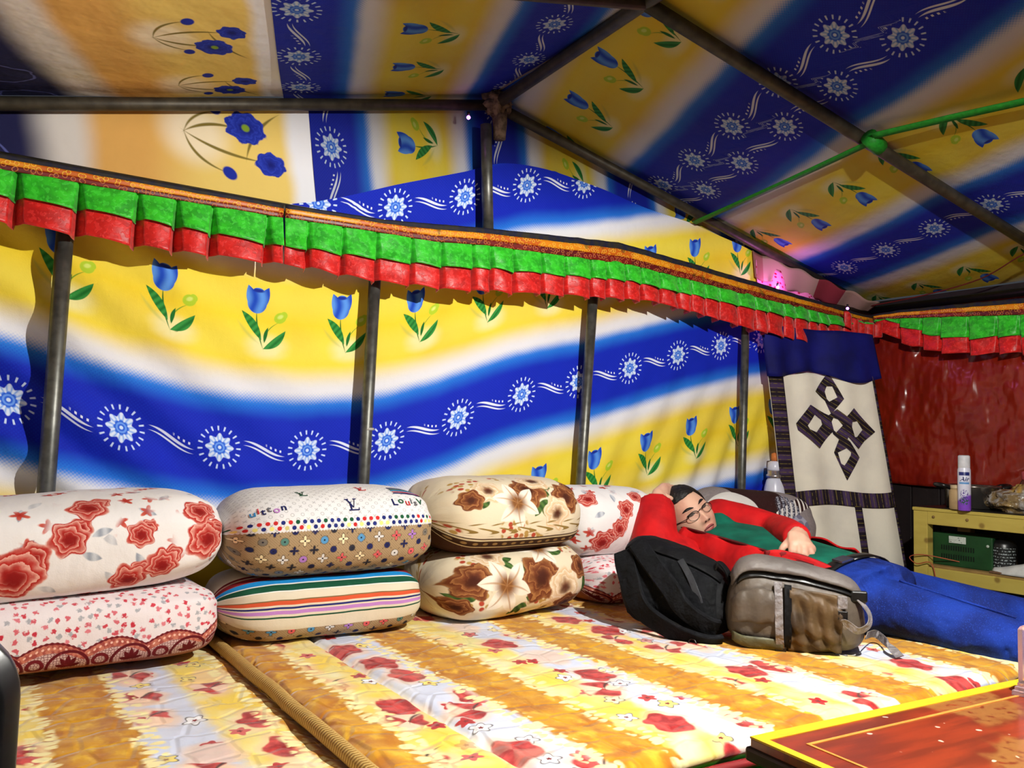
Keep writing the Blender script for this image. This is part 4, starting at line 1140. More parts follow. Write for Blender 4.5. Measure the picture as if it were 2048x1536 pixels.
SHR, ELR, WRR = at(1402, 1140, 2.80), at(1308, 1098, 2.72), at(1312, 1008, 2.86)
SHL, ELL, WRL = at(1440, 1036, 3.06), at(1552, 1062, 2.92), at(1598, 1076, 2.63)
CH, BE, PE_ = at(1462, 1108, 2.90), at(1585, 1148, 2.66), at(1702, 1186, 2.46)
HN_, KN, AN = at(1750, 1206, 2.38), at(2020, 1286, 2.13), at(2330, 1378, 1.97)
HF_, KF, AF = at(1765, 1180, 2.58), at(2010, 1228, 2.42), at(2330, 1300, 2.32)
TAX = (PE_ - CH).normalized()
TN = (UPZ * .93 - FW * .36); TN = (TN - TAX * TN.dot(TAX)).normalized()     # chest normal: up and a little towards the viewer
TS_ = TAX.cross(TN).normalized()
if TS_.dot(FW) > 0: TS_ = -TS_                                               # side towards the viewer
def limb(a, b, r0, r1, n=8, seg=16, sagd=0.0, bulge=0.0):
    a, b = V(a), V(b); pts = [a.lerp(b, i / n) for i in range(n + 1)]
    rr = [lerp(r0, r1, i / n) + bulge * sin(pi * i / n) for i in range(n + 1)]
    return tube(pts, rr, seg)
def torso(grow=0.0, n=14, seg=40, only=None):
    P_ = spline([CH - TAX * .10, CH, BE, PE_, PE_ + TAX * .10], 6); k = len(P_) - 1
    vs, fs, rows = [], [], []
    for i, p in enumerate(P_):
        t = i / k; ra = interp([(0, .065), (.18, .095), (.45, .098), (.7, .095), (1, .09)], t) + grow; rb = interp([(0, .12), (.18, .185), (.5, .172), (.8, .165), (1, .165)], t) + grow
        rows.append((p, ra, rb))
    return rows
rows = torso()
def trow(i, a, grow=0.0):
    p, ra, rb = rows[i]; e = .86
    ca, sa = cos(a), sin(a)
    return p + TN * ((ra + grow) * abs(ca) ** e * (1 if ca > 0 else -1)) + TS_ * ((rb + grow) * abs(sa) ** e * (1 if sa > 0 else -1))
def torso_mesh(grow, seg=40, i0=0, i1=25):
    n = i1 - i0; vs, fs = [], []
    for i in range(i0, i1):
        for k in range(seg): vs.append(trow(i, 2 * pi * k / seg, grow))
    for i in range(n - 1):
        for k in range(seg):
            k2 = (k + 1) % seg; fs.append((i*seg+k, i*seg+k2, (i+1)*seg+k2, (i+1)*seg+k))
    fs.append(tuple(reversed(range(seg)))); fs.append(tuple((n-1)*seg + k for k in range(seg)))
    return vs, fs
# hand on the belly (his left)
FIN = []
def finger(pts, r0, r1): FIN.append(tube(spline(pts, 3), [lerp(r0, r1, i / (3 * (len(pts) - 1))) for i in range(3 * (len(pts) - 1) + 1)], 10)); FIN.append(sph(pts[-1], r1 * 1.0, None, 10, 8))
hd = lambda u, v, d: at(u, v, d - .055)
palm = tube([hd(1600, 1070, 2.68), hd(1600, 1080, 2.645), hd(1604, 1092, 2.62), hd(1604, 1098, 2.612)], None, 14, up=-FW, ell=[(.024, .034), (.024, .046), (.022, .047), (.016, .044)])
finger([hd(1585, 1090, 2.618), hd(1583, 1101, 2.602), hd(1583, 1110, 2.606), hd(1584, 1118, 2.62)], .0120, .0095)
finger([hd(1597, 1092, 2.612), hd(1597, 1105, 2.594), hd(1598, 1115, 2.600), hd(1599, 1123, 2.615)], .0125, .0100)
finger([hd(1609, 1094, 2.612), hd(1611, 1108, 2.594), hd(1612, 1118, 2.600), hd(1613, 1125, 2.615)], .0120, .0095)
finger([hd(1619, 1095, 2.616), hd(1624, 1107, 2.602), hd(1626, 1115, 2.606), hd(1627, 1121, 2.618)], .0105, .0085)
finger([hd(1582, 1078, 2.650), hd(1570, 1090, 2.630), hd(1564, 1098, 2.625), hd(1561, 1106, 2.632)], .0125, .0095)
# hand behind the head (his right): back of the hand and fingers curling over the crown
palmR = tube([WRR, at(1318, 993, 2.90), at(1328, 985, 2.95), at(1338, 982, 2.99)], None, 14, up=-FW, ell=[(.026, .026), (.022, .032), (.020, .036), (.015, .030)])
for k, (du, dv, dd) in enumerate(((0, -4, 0), (2, 1, .012), (3, 6, .022), (3, 11, .03))):
    finger([at(1332 + du, 980 + dv, 2.97 + dd), at(1344 + du, 978 + dv, 3.02 + dd), at(1352 + du, 983 + dv, 3.06 + dd)], .0105, .0085)
finger([at(1322, 990, 2.92), at(1334, 994, 2.91), at(1342, 997, 2.915)], .012, .009)
m = M('skin'); x, y, z = objco(); n = nse(x, y, 14, 3, z)
M_SKIN = m.out(mix(c(222, 176, 150), c(206, 146, 124), ss(.35, .7, n)), .5, .4, bump=nse(x, y, 120, 2, z), bstr=.08, bdist=.003)
m.b.inputs['Subsurface Weight'].default_value = .08; m.b.inputs['Subsurface Radius'].default_value = (.01, .004, .002)
core = [head, *ears, limb(NECK + hu * .05, CH - TAX * .08, .056, .066), torso_mesh(-.02),
        limb(SHR, ELR, .045, .038), limb(ELR, WRR, .038, .026), palmR, limb(SHL, ELL, .045, .038), limb(ELL, WRL, .038, .026), limb(WRL, hd(1600, 1072, 2.67), .026, .027), palm, *FIN,
        limb(CH - TAX * .03, SHR, .06, .05), limb(CH - TAX * .03, SHL, .06, .05),
        limb(HN_, KN, .062, .048), limb(KN, AN, .048, .034), limb(HF_, KF, .062, .048), limb(KF, AF, .048, .034), limb(PE_, HN_, .07, .062), limb(PE_, HF_, .07, .062)]
for a, k in ((AN, 0), (AF, 1)):
    core.append(sph(a + RT * .05 + UPZ * .04, (.05, .05, .085), None, 16, 12))
man = remesh('person', core, M_SKIN, .0036, None, 3)
tag(man, 'man in glasses and red jacket lying back, one arm behind his head, hand on belly', 'person')
def child(name, vs, fs, mat, uv=None, smooth=True): return mk(name, vs, fs, mat, man, uv, smooth)
# face details
def flens(x0, z0, x1, z1, w, bend, off, n=10):
    vs, fs = [], []
    for i in range(n + 1):
        t = i / n; h = 4 * t * (1 - t)
        for sgn in (-1, 0, 1):
            x, z = lerp(x0, x1, t), lerp(z0, z1, t) + bend * h + sgn * w * (.15 + .85 * h); vs.append(fsurf(x, z, off))
    for i in range(n):
        for j in range(2): a = i*3+j; fs.append((a, a+1, a+4, a+3))
    return vs, fs
M_HAIR = simple('black_hair', c(20, 16, 15), .55, .4, 0, .5, 120, .6, .006)
for sg in (-1, 1):
    solid(child('eyebrow', *flens(sg * .012, .029, sg * .050, .033, .0042, .004, .002), M_HAIR), .002)
    solid(child('eye', *flens(sg * .018, .0105, sg * .045, .0125, .0040, -.0005, .0015), simple('eye_dark', c(46, 30, 28), .2, .6)), .001)
    solid(child('eyelash', *flens(sg * .016, .0125, sg * .048, .0140, .0016, .003, .0025), M_HAIR), .001)
M_LIP = simple('lips', c(168, 84, 84), .45, .4)
solid(child('lips', *merge(flens(-.024, -.058, .024, -.058, .0052, .004, .0015), flens(-.022, -.060, .022, -.060, .0055, -.005, .0012)), M_LIP), .001)
solid(child('mouth_line', *flens(-.025, -.058, .025, -.058, .0012, .0005, .003), simple('mouth_dark', c(70, 22, 26))), .0008)
for sg in (-1, 1):
    child('nostril', *sph(fsurf(sg * .0075, -.0325, -.0005), .0034, None, 10, 8), simple('nostril_dark', c(70, 30, 28)))
# hair: short cap above a hairline
vs, fs = [], []
nu, nv = 72, 30
for j in range(nv + 1):
    for i in range(nu):
        th = 2 * pi * i / nu; fr_ = sin(th)
        lim = lerp(2.15, .88, .5 + .5 * max(-1, min(1, fr_ * 1.6))) + .06 * nz(cos(th) * 3, sin(th) * 3) + .03 * nz(th * 9)
        ph = lim * j / nv
        d = V((sin(ph) * cos(th), sin(ph) * sin(th), cos(ph)))
        g = 1.075 + .02 * nz(d.x * 9, d.y * 9, d.z * 9) - .06 * (j / nv) ** 6
        vs.append(HM @ V((d.x * .079 * g, d.y * .094 * g * (.95 if d.y > 0 else 1), d.z * .116 * g)))
for j in range(nv):
    for i in range(nu):
        i2 = (i+1) % nu; fs.append((j*nu+i, j*nu+i2, (j+1)*nu+i2, (j+1)*nu+i))
solid(child('hair', vs, fs, M_HAIR), .006, -1)
# glasses
GL = child('glasses', *tube([fsurf(-.009, .010, .013), fsurf(-.004, .013, .014), fsurf(.004, .013, .014), fsurf(.009, .010, .013)], .0014, 8), simple('dark_metal_frame', c(40, 30, 28), .35, .5, .5))
M_GLASS = M('lens_glass'); M_GLASS.b.inputs['Alpha'].default_value = .10; M_GLASS.b.inputs['Roughness'].default_value = .05; M_GLASS.b.inputs['Base Color'].default_value = (.6, .5, .4, 1)
gy = (HM.inverted() @ fsurf(.02, .0, 0)).y + .012
def gpt(x, z): return hp(x, gy - max(0, abs(x) - .02) * .28, z)
for sg in (-1, 1):
    rim = [gpt(sg * (.031 + .0215 * cos(k * pi / 12)), .004 + .0145 * sin(k * pi / 12)) for k in range(25)]
    mk('rim', *tube(rim, .0009, 6), bpy.data.materials['dark_metal_frame'], GL)
    mk('brow_bar', *tube([gpt(sg * x, .004 + .0150 * sqrt(max(0, 1 - ((x - .031) / .022) ** 2))) for x in (.0095, .014, .02, .027, .034, .041, .047, .052)], .0017, 6), bpy.data.materials['dark_metal_frame'], GL)
    ctr = gpt(sg * .031, .004); mk('lens', [ctr] + rim[:-1], [(0, k + 1, (k + 1) % 24 + 1) for k in range(24)], M_GLASS.m, GL)
    mk('temple', *tube([gpt(sg * .053, .008), hp(sg * .078, .03, .012), hp(sg * .084, -.01, .012), hp(sg * .083, -.035, -.005)], .0014, 6), bpy.data.materials['dark_metal_frame'], GL)
# shirt
m = M('green_jersey'); x, y, z = objco()
fold = nse(x * 1.0 + z * .5, y, 11, 2, z)
M_SHIRT = m.out(mix(c(12, 104, 82), c(6, 78, 62), ss(.35, .7, fold)), .85, .2, bump=fold + nse(x, y, 5, 2, z), bstr=.5, bdist=.025)
remesh('shirt', [torso_mesh(.004, 40, 0, 19), limb(NECK.lerp(CH, .6), CH - TAX * .05, .058, .085), limb(CH - TAX * .02, SHL, .09, .06), limb(CH - TAX * .02, SHR, .09, .06)], M_SHIRT, .008, man, 4)
# dark collar edge
# jeans
m = M('blue_denim'); x, y, z = objco()
n = nse(x, y, 9, 3, z); tw = nse(x, y, 300, 1, z)
M_JEAN = m.out(mix(mix(c(16, 46, 134), c(10, 26, 88), ss(.3, .7, n)), c(36, 76, 170), ss(.55, .7, tw) * .4), .85, .2, bump=nse(x * 1.4, y * .8, 8, 3, z) + nse(x * 2, y * 2, 5, 2, z), bstr=.8, bdist=.04)
jn = remesh('jeans', [torso_mesh(.008, 40, 18, 25), limb(PE_ + TAX * .05 + TS_ * .08, HN_, .085, .080), limb(PE_ + TAX * .05 - TS_ * .08, HF_, .085, .080), limb(PE_ + TAX * .05 - TS_ * .09, PE_ + TAX * .05 + TS_ * .09, .09, .09),
                      limb(HN_, KN, .080, .063, bulge=.002), limb(KN, AN, .063, .052), limb(HF_, KF, .080, .060), limb(KF, AF, .060, .050)], M_JEAN, .008, man, 4)
vs, fs = tube([HN_.lerp(KN, i / 20) + TN * .076 * (1 - .2 * i / 20) - TS_ * .03 for i in range(3, 21)], .0035, 6); mk('seam', vs, fs, M_JEAN, jn)
# belt
wr_ = [trow(len(rows) - 7, 2 * pi * k / 40, .013) for k in range(41)]
bl_ = child('belt', *ribbon(wr_, .038, [(p - rows[-7][0]).normalized() for p in wr_], .004), M_BLACKP)
bk = trow(len(rows) - 7, .12, .018)
mk('belt_buckle', *box((-.024, -.018, -.003), (.024, .018, .003), Matrix.Translation(bk) @ Matrix((TS_, TAX, TN)).transposed().to_4x4()), simple('chrome', c(190, 190, 196), .15, .6, .9), bl_, None, False)
# jacket: sleeves and two open fronts
m = M('red_softshell'); x, y, z = objco(); n = nse(x, y, 12, 2, z)
M_JACK = m.out(mix(c(202, 14, 18), c(166, 8, 14), ss(.35, .75, n)), .75, .3, bump=n + nse(x * 1.0, y, 30, 2, z) * .25, bstr=.55, bdist=.02)
parts = [limb(CH - TAX * .05 + TS_ * .06, SHR, .085, .082), limb(SHR, ELR, .080, .074, bulge=.006), sph(ELR, .074), limb(ELR, WRR, .074, .062, bulge=.006), sph(SHR, .08),
         limb(CH - TAX * .05 - TS_ * .08, SHL, .08, .075), limb(SHL, ELL, .072, .060, bulge=.004), sph(ELL, .060), limb(ELL, WRL.lerp(ELL, .06), .060, .046, bulge=.004), sph(SHL, .072)]
jk = remesh('jacket', parts, M_JACK, .008, man, 4)
def front(nm, a0, a1, i0, i1, grow, flare):
    def fn(s, t):
        f = lerp(i0, i1, s); i = int(min(len(rows) - 2, floor(f))); fr_ = f - i; a = lerp(a0, a1, t)
        g = grow + flare * (1 - t) + .006 * sin(f * 1.7 + t * 3)
        return trow(i, a, g).lerp(trow(i + 1, a, g), fr_), (s, t)
    return solid(sheet(nm, fn, 50, 24, M_JACK, jk), .006)
n_ = len(rows) - 1
front('front_panel', radians(40), radians(125), 3, n_ - 5.0, .014, .045)
front('front_panel', radians(-48), radians(-125), 3, n_ - 9, .012, .004)
def pxsheet(nm, pts, drop, lean, mat, nx=40, ny=10, wav=.004):
    P3 = spline([at(*p) for p in pts], 8)
    def fn(s, t):
        f = s * (len(P3) - 1); i = int(min(len(P3) - 2, floor(f))); p = P3[i].lerp(P3[i + 1], f - i)
        return p - UPZ * (drop * t) - FW * (lean * t * t) + FW * (wav * sin(s * 19 + t * 4)), (s, t)
    return solid(sheet(nm, fn, nx, ny, mat, jk), .006)
M_LIN = simple('dark_red_lining', c(120, 8, 14), .7)
pxsheet('front_flap', [(1508, 1112, 2.50), (1545, 1099, 2.47), (1592, 1107, 2.44), (1640, 1123, 2.42), (1686, 1144, 2.41)], .10, .05, M_JACK)
pxsheet('flap_lining', [(1530, 1101, 2.475), (1592, 1106, 2.445), (1640, 1122, 2.425), (1684, 1142, 2.415)], .018, .0, M_LIN, 30, 3, 0)
pxsheet('collar_flap', [(1372, 1110, 2.75), (1402, 1094, 2.73), (1430, 1090, 2.71), (1456, 1102, 2.68), (1486, 1128, 2.64)], .09, .03, M_LIN)
# collar, standing and folded at the near side
col_c = [CH - TAX * .10 + TN * .10 + TS_ * .0]
def f_col(s, t):
    a = lerp(-1.9, 1.9, s); base = NECK.lerp(CH, .45)
    r = .098 + .02 * t
    return base + TS_ * (r * sin(a) * 1.15) + TN * (r * cos(a) * .45 - .03) - TAX * (.02 + .055 * t) , (s, t)
o = sheet('collar', lambda s, t: f_col(.28 + s * .72, t), 30, 8, simple('dark_red_lining', c(110, 8, 14), .7), jk); solid(o, .006)
zp = [trow(i, radians(40), .062) for i in range(3, n_ - 5)]
mk('zip', *ribbon(zp, .010, TN, .003), simple('dark_red_zip', c(90, 6, 12)), jk, None, False)

# ================================================================== SHELF AND WHAT STANDS ON IT
XS = 3.45; YS = 1.985
m = M('yellow_painted_wood'); x, y, z = objco(); n = nse(x * 3, y * .6, 12, 4, z * 3)
kn_ = vor(y, z, 5.5, 1.0)
M_YW = m.out(mix(mix(c(196, 178, 88), c(170, 150, 66), n), c(120, 92, 40), below(E(kn_.outputs[0]), .06, .03) * .8), .6, .3, bump=n, bstr=.15, bdist=.003)
M_YWD = simple('bare_wood', c(150, 120, 70), .7, .2, 0, .3, 14)
sh = empty('wooden_shelf', (XS + .18, 1.3, 0), 'yellow painted wooden shelf unit against the right wall under the red tarpaulin', 'shelf')
ZT, ZL = .690, .455
mkbox('post', (XS, YS - .062, 0), (XS + .045, YS, ZT), M_YW, sh)
mkbox('post', (XS, .45, 0), (XS + .045, .51, ZT), M_YW, sh)
mkbox('post', (XS + .36, YS - .06, 0), (XS + .40, YS, ZT), M_YWD, sh); mkbox('post', (XS + .36, 1.50, 0), (XS + .40, 1.55, ZT), M_YWD, sh)
mkbox('rail', (XS - .002, .51, ZT - .055), (XS + .04, YS - .062, ZT), M_YW, sh)
mkbox('rail', (XS - .002, .51, ZL - .055), (XS + .04, YS - .062, ZL), M_YW, sh)
mkbox('rail', (XS + .045, YS - .04, ZT - .05), (XS + .36, YS, ZT), M_YWD, sh); mkbox('rail', (XS + .045, YS - .04, ZL - .05), (XS + .36, YS, ZL), M_YWD, sh)
mkbox('top_board', (XS - .004, .45, ZT), (XS + .41, YS + .003, ZT + .014), M_YW, sh)
mkbox('top_cover', (XS + .012, .46, ZT + .014), (XS + .405, YS - .008, ZT + .017), M_BLACKP, sh, .001)
mkbox('shelf_board', (XS + .01, .46, ZL - .002), (XS + .40, YS - .005, ZL + .010), M_YWD, sh)
for yy in (1.895, 1.755): mk('nail', *lathe([(.006, 0), (.006, .003), (.001, .004)], 10, Matrix.Translation((XS - .002, yy, ZT - .022)) @ Matrix.Rotation(-pi / 2, 4, 'Y')), M_YWD, sh)
ZTT = ZT + .017
# air freshener can
cp_ = pl(1929, 1021, 2, ZTT); cM = Matrix.Translation((cp_.x, cp_.y, ZTT))
ca_ = empty('spray_can', (cp_.x, cp_.y, ZTT), 'white and violet air freshener spray can on the yellow shelf', 'spray can')
m = M('can_print'); u, v = uvs()
col = mix(c(128, 70, 196), c(214, 216, 232), ss(-.006, .006, v - .060 + (u - .09) * -.25 + esin(u * 60) * .006))
col = mix(col, c(40, 90, 50), below(elen((u - .063) * .8, v - .040), .016, .003) * ss(.45, .55, nse(u, v, 160, 2)))
col = mix(col, c(90, 60, 150), below(elen((u - .063) * 1.3, v - .066), .020, .003) * ss(.5, .55, nse(u, v, 190, 2)))
col = mix(col, c(30, 40, 110), below(eabs(v - .150), .007, .001) * below(eabs(u - .063), .022, .002))
col = mix(col, c(96, 150, 206), below(eabs(v - .112), .004, .001) * below(eabs(u - .063), .020, .002))
M_CAN = m.out(col, .3, .5)
RC = .0245
FA = atan2(-(cp_.y), -(cp_.x))            # faces the viewer
vs, uv, fs = [], [], []
prof = [(.0225, 0), (RC, .006), (RC, .165), (.0215, .176)]
for r, z in prof:
    for k in range(33):
        a = FA - pi + 2 * pi * k / 32; vs.append(cM @ V((r * cos(a), r * sin(a), z))); uv.append((k / 32 * .154 - .014, z))
for i in range(3):
    for k in range(32): a = i*33+k; fs.append((a, a+1, a+34, a+33))
mk('can_body', vs, fs, M_CAN, ca_, uv)
mk('cap', *lathe([(.0215, .172), (.0225, .176), (.0225, .205), (.022, .222), (.017, .226), (.015, .219), (.003, .219)], 28, cM), simple('white_cap', c(222, 224, 228), .4), ca_)
def text_cyl(body, size, z, mat):
    cu = bpy.data.curves.new('t', 'FONT'); cu.body = body; cu.size = size; cu.align_x = 'CENTER'; cu.shear = .3; cu.offset = .0004
    o = bpy.data.objects.new('t', cu); COL.objects.link(o); bpy.context.view_layer.update()
    me = bpy.data.meshes.new_from_object(o.evaluated_get(bpy.context.evaluated_depsgraph_get()))
    vs = []
    for q in me.vertices:
        a = FA + q.co.x / RC; vs.append(cM @ V(((RC + .0006) * cos(a), (RC + .0006) * sin(a), z + q.co.y)))
    mk('lettering', vs, [tuple(p.vertices) for p in me.polygons], mat, ca_, None, False)
    bpy.data.objects.remove(o); bpy.data.meshes.remove(me)
text_cyl('Air', .026, .120, INK['navy'])
# cooking pot with two handles
pp = at(1945, 1000, (cp_ - CAM).dot(FW) + .16); pM = Matrix.Translation((pp.x, pp.y, ZTT))
po = empty('cooking_pot', (pp.x, pp.y, ZTT), 'shiny steel cooking pot with two black handles behind the spray can', 'pot')
M_INOX = simple('stainless_steel', c(150, 144, 136), .22, .6, .9, .3, 8, .05)
mk('pot_body', *lathe([(.095, 0), (.105, .006), (.108, .09), (.112, .094), (.108, .098), (.104, .094), (.10, .012), (.01, .01)], 36, pM), M_INOX, po)
side = V((RT.x, RT.y, 0)).normalized()
for sg in (-1, 1):
    c0 = V((pp.x, pp.y, ZTT + .085)) + side * (sg * .11); q = V((-side.y, side.x, 0))
    pts = spline([c0 - q * .03, c0 - q * .028 + side * (sg * .035) + V((0, 0, .012)), c0 + q * .028 + side * (sg * .035) + V((0, 0, .012)), c0 + q * .03], 5)
    mk('pot_handle', *tube(pts, .009, 8), M_BLACKP, po)
# jar of rice-coloured stuff and plastic bag
jp = at(1915, 1012, (cp_ - CAM).dot(FW) + .05); jM = Matrix.Translation((jp.x, jp.y, ZTT))
jr = empty('plastic_jar', (jp.x, jp.y, ZTT), 'small tan jar tucked behind the spray can, in front of the pot', 'jar')
mk('jar_body', *lathe([(.028, 0), (.031, .004), (.031, .075), (.024, .086)], 24, jM), simple('tan_jar', c(176, 150, 108), .5), jr)
mk('jar_lid', *lathe([(.025, .086), (.026, .088), (.026, .1), (.004, .102)], 24, jM), simple('beige_lid', c(196, 176, 140), .5), jr)
m = M('clear_bag_with_food'); x, y, z = objco(); n = nse(x, y, 22, 3, z); n2 = nse(x, y, 9, 3, z)
M_BAG = m.out(mix(mix(c(120, 100, 66), c(150, 146, 140), ss(.45, .6, n)), c(176, 140, 60), ss(.55, .7, n2)), .22, .6, bump=n + n2, bstr=1.0, bdist=.03)
bp = pl(2005, 1024, 2, ZTT)
ly = V((0, -1, 0))
vs, fs = sph(V((bp.x + .06, bp.y - .06, ZTT + .042)), (.08, .15, .055), None, 56, 40, lambda d, p: V((p.x, p.y, max(-.042, p.z * (1 + .35 * max(0, -d.y))))) * (1 + .22 * nz(d.x * 2.2, d.y * 2.2, d.z * 2.2) + .12 * nz(d.x * 6, d.y * 6, d.z * 6)))
vs2, fs2 = sph(V((bp.x + .06, bp.y - .10, ZTT + .085)), (.05, .09, .04), None, 40, 30, lambda d, p: p * (1 + .3 * nz(d.x * 3, d.y * 3, d.z * 3 + 4)))
o = mk('plastic_bag', *merge((vs, fs), (vs2, fs2)), M_BAG); tag(o, 'crumpled clear plastic bag of food on the yellow shelf beside the spray can', 'bag')
# pink-capped bottle at the edge
bp2 = pl(2052, 985, 0, XS + .15)
bM = Matrix.Translation((bp2.x, bp2.y, ZTT))
bo = empty('bottle', (bp2.x, bp2.y, ZTT), 'bottle with a dusky red top standing behind the plastic bag', 'bottle')
mk('bottle_body', *lathe([(.026, 0), (.028, .004), (.028, .10), (.018, .125), (.012, .135)], 24, bM), simple('brown_glass', c(80, 40, 30), .2, .5), bo)
mk('bottle_cap', *lathe([(.014, .133), (.015, .135), (.015, .165), (.004, .167)], 20, bM), simple('dusky_red_cap', c(150, 60, 66), .5), bo)
# green metal power box
bx_ = empty('power_box', (XS + .12, 1.72, ZL), 'dark green metal box with louvre slots and a white sticker on the lower shelf', 'box')
M_GM = simple('dark_green_enamel', c(20, 66, 30), .45, .4, 0, .3, 12)
y1, y0b = pl(1865, 1080, 0, XS + .05)[1], pl(1985, 1090, 0, XS + .05)[1]
ZB = ZL + .010
mkbox('casing', (XS + .05, y0b, ZB), (XS + .20, y1, ZB + .135), M_GM, bx_, .004)
M_SLOT = simple('slot_black', c(6, 14, 8), .8)
for r_ in range(2):
    for k in range(14):
        yy = lerp(y1 - .04, y0b + .075, k / 13); zz = ZB + (.066 if r_ == 0 else .030)
        mkbox('louvre_slot', (XS + .0485, yy - .0022, zz), (XS + .051, yy + .0022, zz + .020), M_SLOT, bx_, 0)
m = M('sticker_print'); x, y, z = objco()
M_STK = m.out(mix(c(196, 206, 196), c(60, 70, 64), ss(.2, .4, esin(z * 700)) * ss(.5, .6, nse(y, z, 90, 2))), .5)
ys0 = pl(1898, 1070, 0, XS + .05)[1]
mkbox('sticker', (XS + .0485, ys0 - .07, ZB + .098), (XS + .0505, ys0, ZB + .126), M_STK, bx_, 0)
mk('switch', *lathe([(.006, 0), (.006, .003), (.001, .004)], 14, Matrix.Translation((XS + .05, y0b + .018, ZB + .10)) @ Matrix.Rotation(-pi / 2, 4, 'Y')), simple('pale_switch', c(190, 206, 190)), bx_)
# dark bottle with printed label and white cloth shoe
dp = pl(2008, 1105, 0, XS + .10); dM = Matrix.Translation((dp.x, dp.y, ZB))
do = empty('lubricant_bottle', (dp.x, dp.y, ZB), 'black bottle with pale printed label beside the green box', 'bottle')
mk('bottle_body', *lathe([(.044, 0), (.048, .005), (.048, .11), (.04, .125), (.016, .132), (.016, .15)], 28, dM), M_BLACKP, do)
m = M('label_print'); u, v = uvs()
M_LBL = m.out(mix(c(24, 26, 26), c(150, 160, 160), ss(.2, .4, esin(v * 520)) * ss(.48, .56, nse(u, v, 130, 2))), .5)
vs, uv, fs = [], [], []
FB = atan2(-dp.y, -dp.x)
for z in (.012, .10):
    for k in range(17): a = FB - 1.0 + 2.0 * k / 16; vs.append(dM @ V((.0486 * cos(a), .0486 * sin(a), z))); uv.append((k / 16 * .1, z))
for k in range(16): fs.append((k, k + 1, k + 18, k + 17))
mk('label', vs, fs, M_LBL, do, uv)
sp0 = pl(1985, 1128, 0, XS + .03)
def f_shoe(s, t):
    yy = sp0.y - s * .26; h = .018 + .055 * max(0, min(1, s * 1.5)) ** 1.4; w = .085 * (1 - (2 * s - 1) ** 6 * .5) * .5
    a = pi * t
    return V((XS + .048 + w * cos(a) * -1, yy, ZB + .002 + h * sin(a) * (1 + .08 * nz(s * 6, t * 4)))), (s, t)
so = empty('cloth_shoe', (XS + .05, sp0.y - .13, ZB), 'pale grey-white cloth shoe lying on the lower shelf beside the dark bottle', 'shoe')
solid(sheet('upper', f_shoe, 30, 18, simple('white_canvas', c(206, 208, 204), .85, .2, 0, .2, 30), so), .003)
vs = [V((XS + .006, sp0.y + .006, ZB)), V((XS + .090, sp0.y + .006, ZB)), V((XS + .090, sp0.y - .27, ZB)), V((XS + .006, sp0.y - .27, ZB))]
mkbox('sole', (XS + .006, sp0.y - .265, ZB), (XS + .092, sp0.y + .004, ZB + .010), simple('brown_sole', c(110, 80, 56)), so, .004)
# loose wires at the shelf post
pts = [V((XS + .06, 1.80, ZB + .02)), V((XS - .01, 1.93, ZL + .05)), V((XS - .02, 1.99, ZL + .035)), V((XS - .02, 1.96, ZL + .01)), V((XS - .015, 1.90, ZL + .02)), V((XS - .014, 1.88, ZL - .06)), V((XS + .02, 1.90, ZL - .14))]
o = mk('wire', *tube(spline(pts, 8), .0022, 6), simple('orange_red_wire', c(176, 84, 50), .5)); tag(o, 'thin orange wire looping round the yellow shelf post', 'wire')

# ================================================================== TABLE
tz = .50; T0 = pl(1500, 1474, 2, tz); TA = radians(-4.5)
tX = V((cos(TA), sin(TA), 0)); tY = V((sin(TA), -cos(TA), 0)) 
tM = Matrix((tX, -tY, UPZ)).transposed().to_4x4(); tM.translation = T0     # x along far edge, -y towards the viewer
TW, TD = 1.15, .62
tb = empty('low_table', T0 + tX * (TW / 2) + tY * (TD / 2) - UPZ * tz, 'low red lacquered table with gold line border, in front of the bed', 'table')
m = M('red_lacquer'); u, v = uvs()
gr = nse(u * 1.0, v * 9, 7, 4); pa = nse(u, v, 3.2, 3); 
col = mix(c(122, 46, 26), c(94, 34, 22), gr)
col = mix(col, c(156, 56, 28), ss(.4, .62, nse(u, v * 6, 5, 3)) * .6)
wear = ss(.52, .56, pa) * ss(.3, .5, nse(u, v, 60, 3)); col = mix(col, c(150, 104, 52), wear * .75)
col = mix(col, c(230, 210, 190), ss(.74, .76, nse(u, v, 45, 1)) * .7)
M_LAC = m.out(col, .28, .5, bump=gr, bstr=.05, bdist=.002, coat=.4)
vs, fs, uv = grid(lambda s, t: (tM @ V((s * TW, -t * TD, 0)), (s * TW, t * TD)), 2, 2)
top = mk('table_top', vs, fs, M_LAC, tb, uv, False); solid(top, .024, 1); bevel(top, .003)
M_GOLD = simple('gold_paint', c(222, 176, 34), .45, .4, 0, .15, 30, .05)
M_THIN = simple('thin_gold_line', c(214, 140, 60), .5, .3)
M_DKW = simple('dark_carved_wood', c(40, 22, 16), .6, .3, 0, .4, 18, .3)
def strip(nm, x0, y0, x1, y1, mat, z=.0012): mkbox(nm, (x0, y0, -.002), (x1, y1, z), mat, tb, 0, tM)
strip('gold_edge', 0, -.024, TW, 0, M_GOLD); strip('gold_edge', 0, -TD, .016, -.024, M_GOLD)
for (x0, y0, x1, y1) in ((.055, -.066, TW - .05, -.060), (.055, -TD + .05, .060, -.066)): strip('inner_line', x0, y0, x1, y1, M_THIN)
mkbox('edge_moulding', (-.006, -TD - .006, -.036), (TW + .006, .006, -.014), M_DKW, tb, .005, tM)
mkbox('apron', (.03, -TD + .03, -.15), (TW - .03, -.03, -.036), M_DKW, tb, .004, tM)
for x_ in (.03, TW - .09):
    for y_ in (-.09, -TD + .03): mkbox('leg', (x_, y_, -tz), (x_ + .06, y_ + .06, -.036), M_DKW, tb, .004, tM)
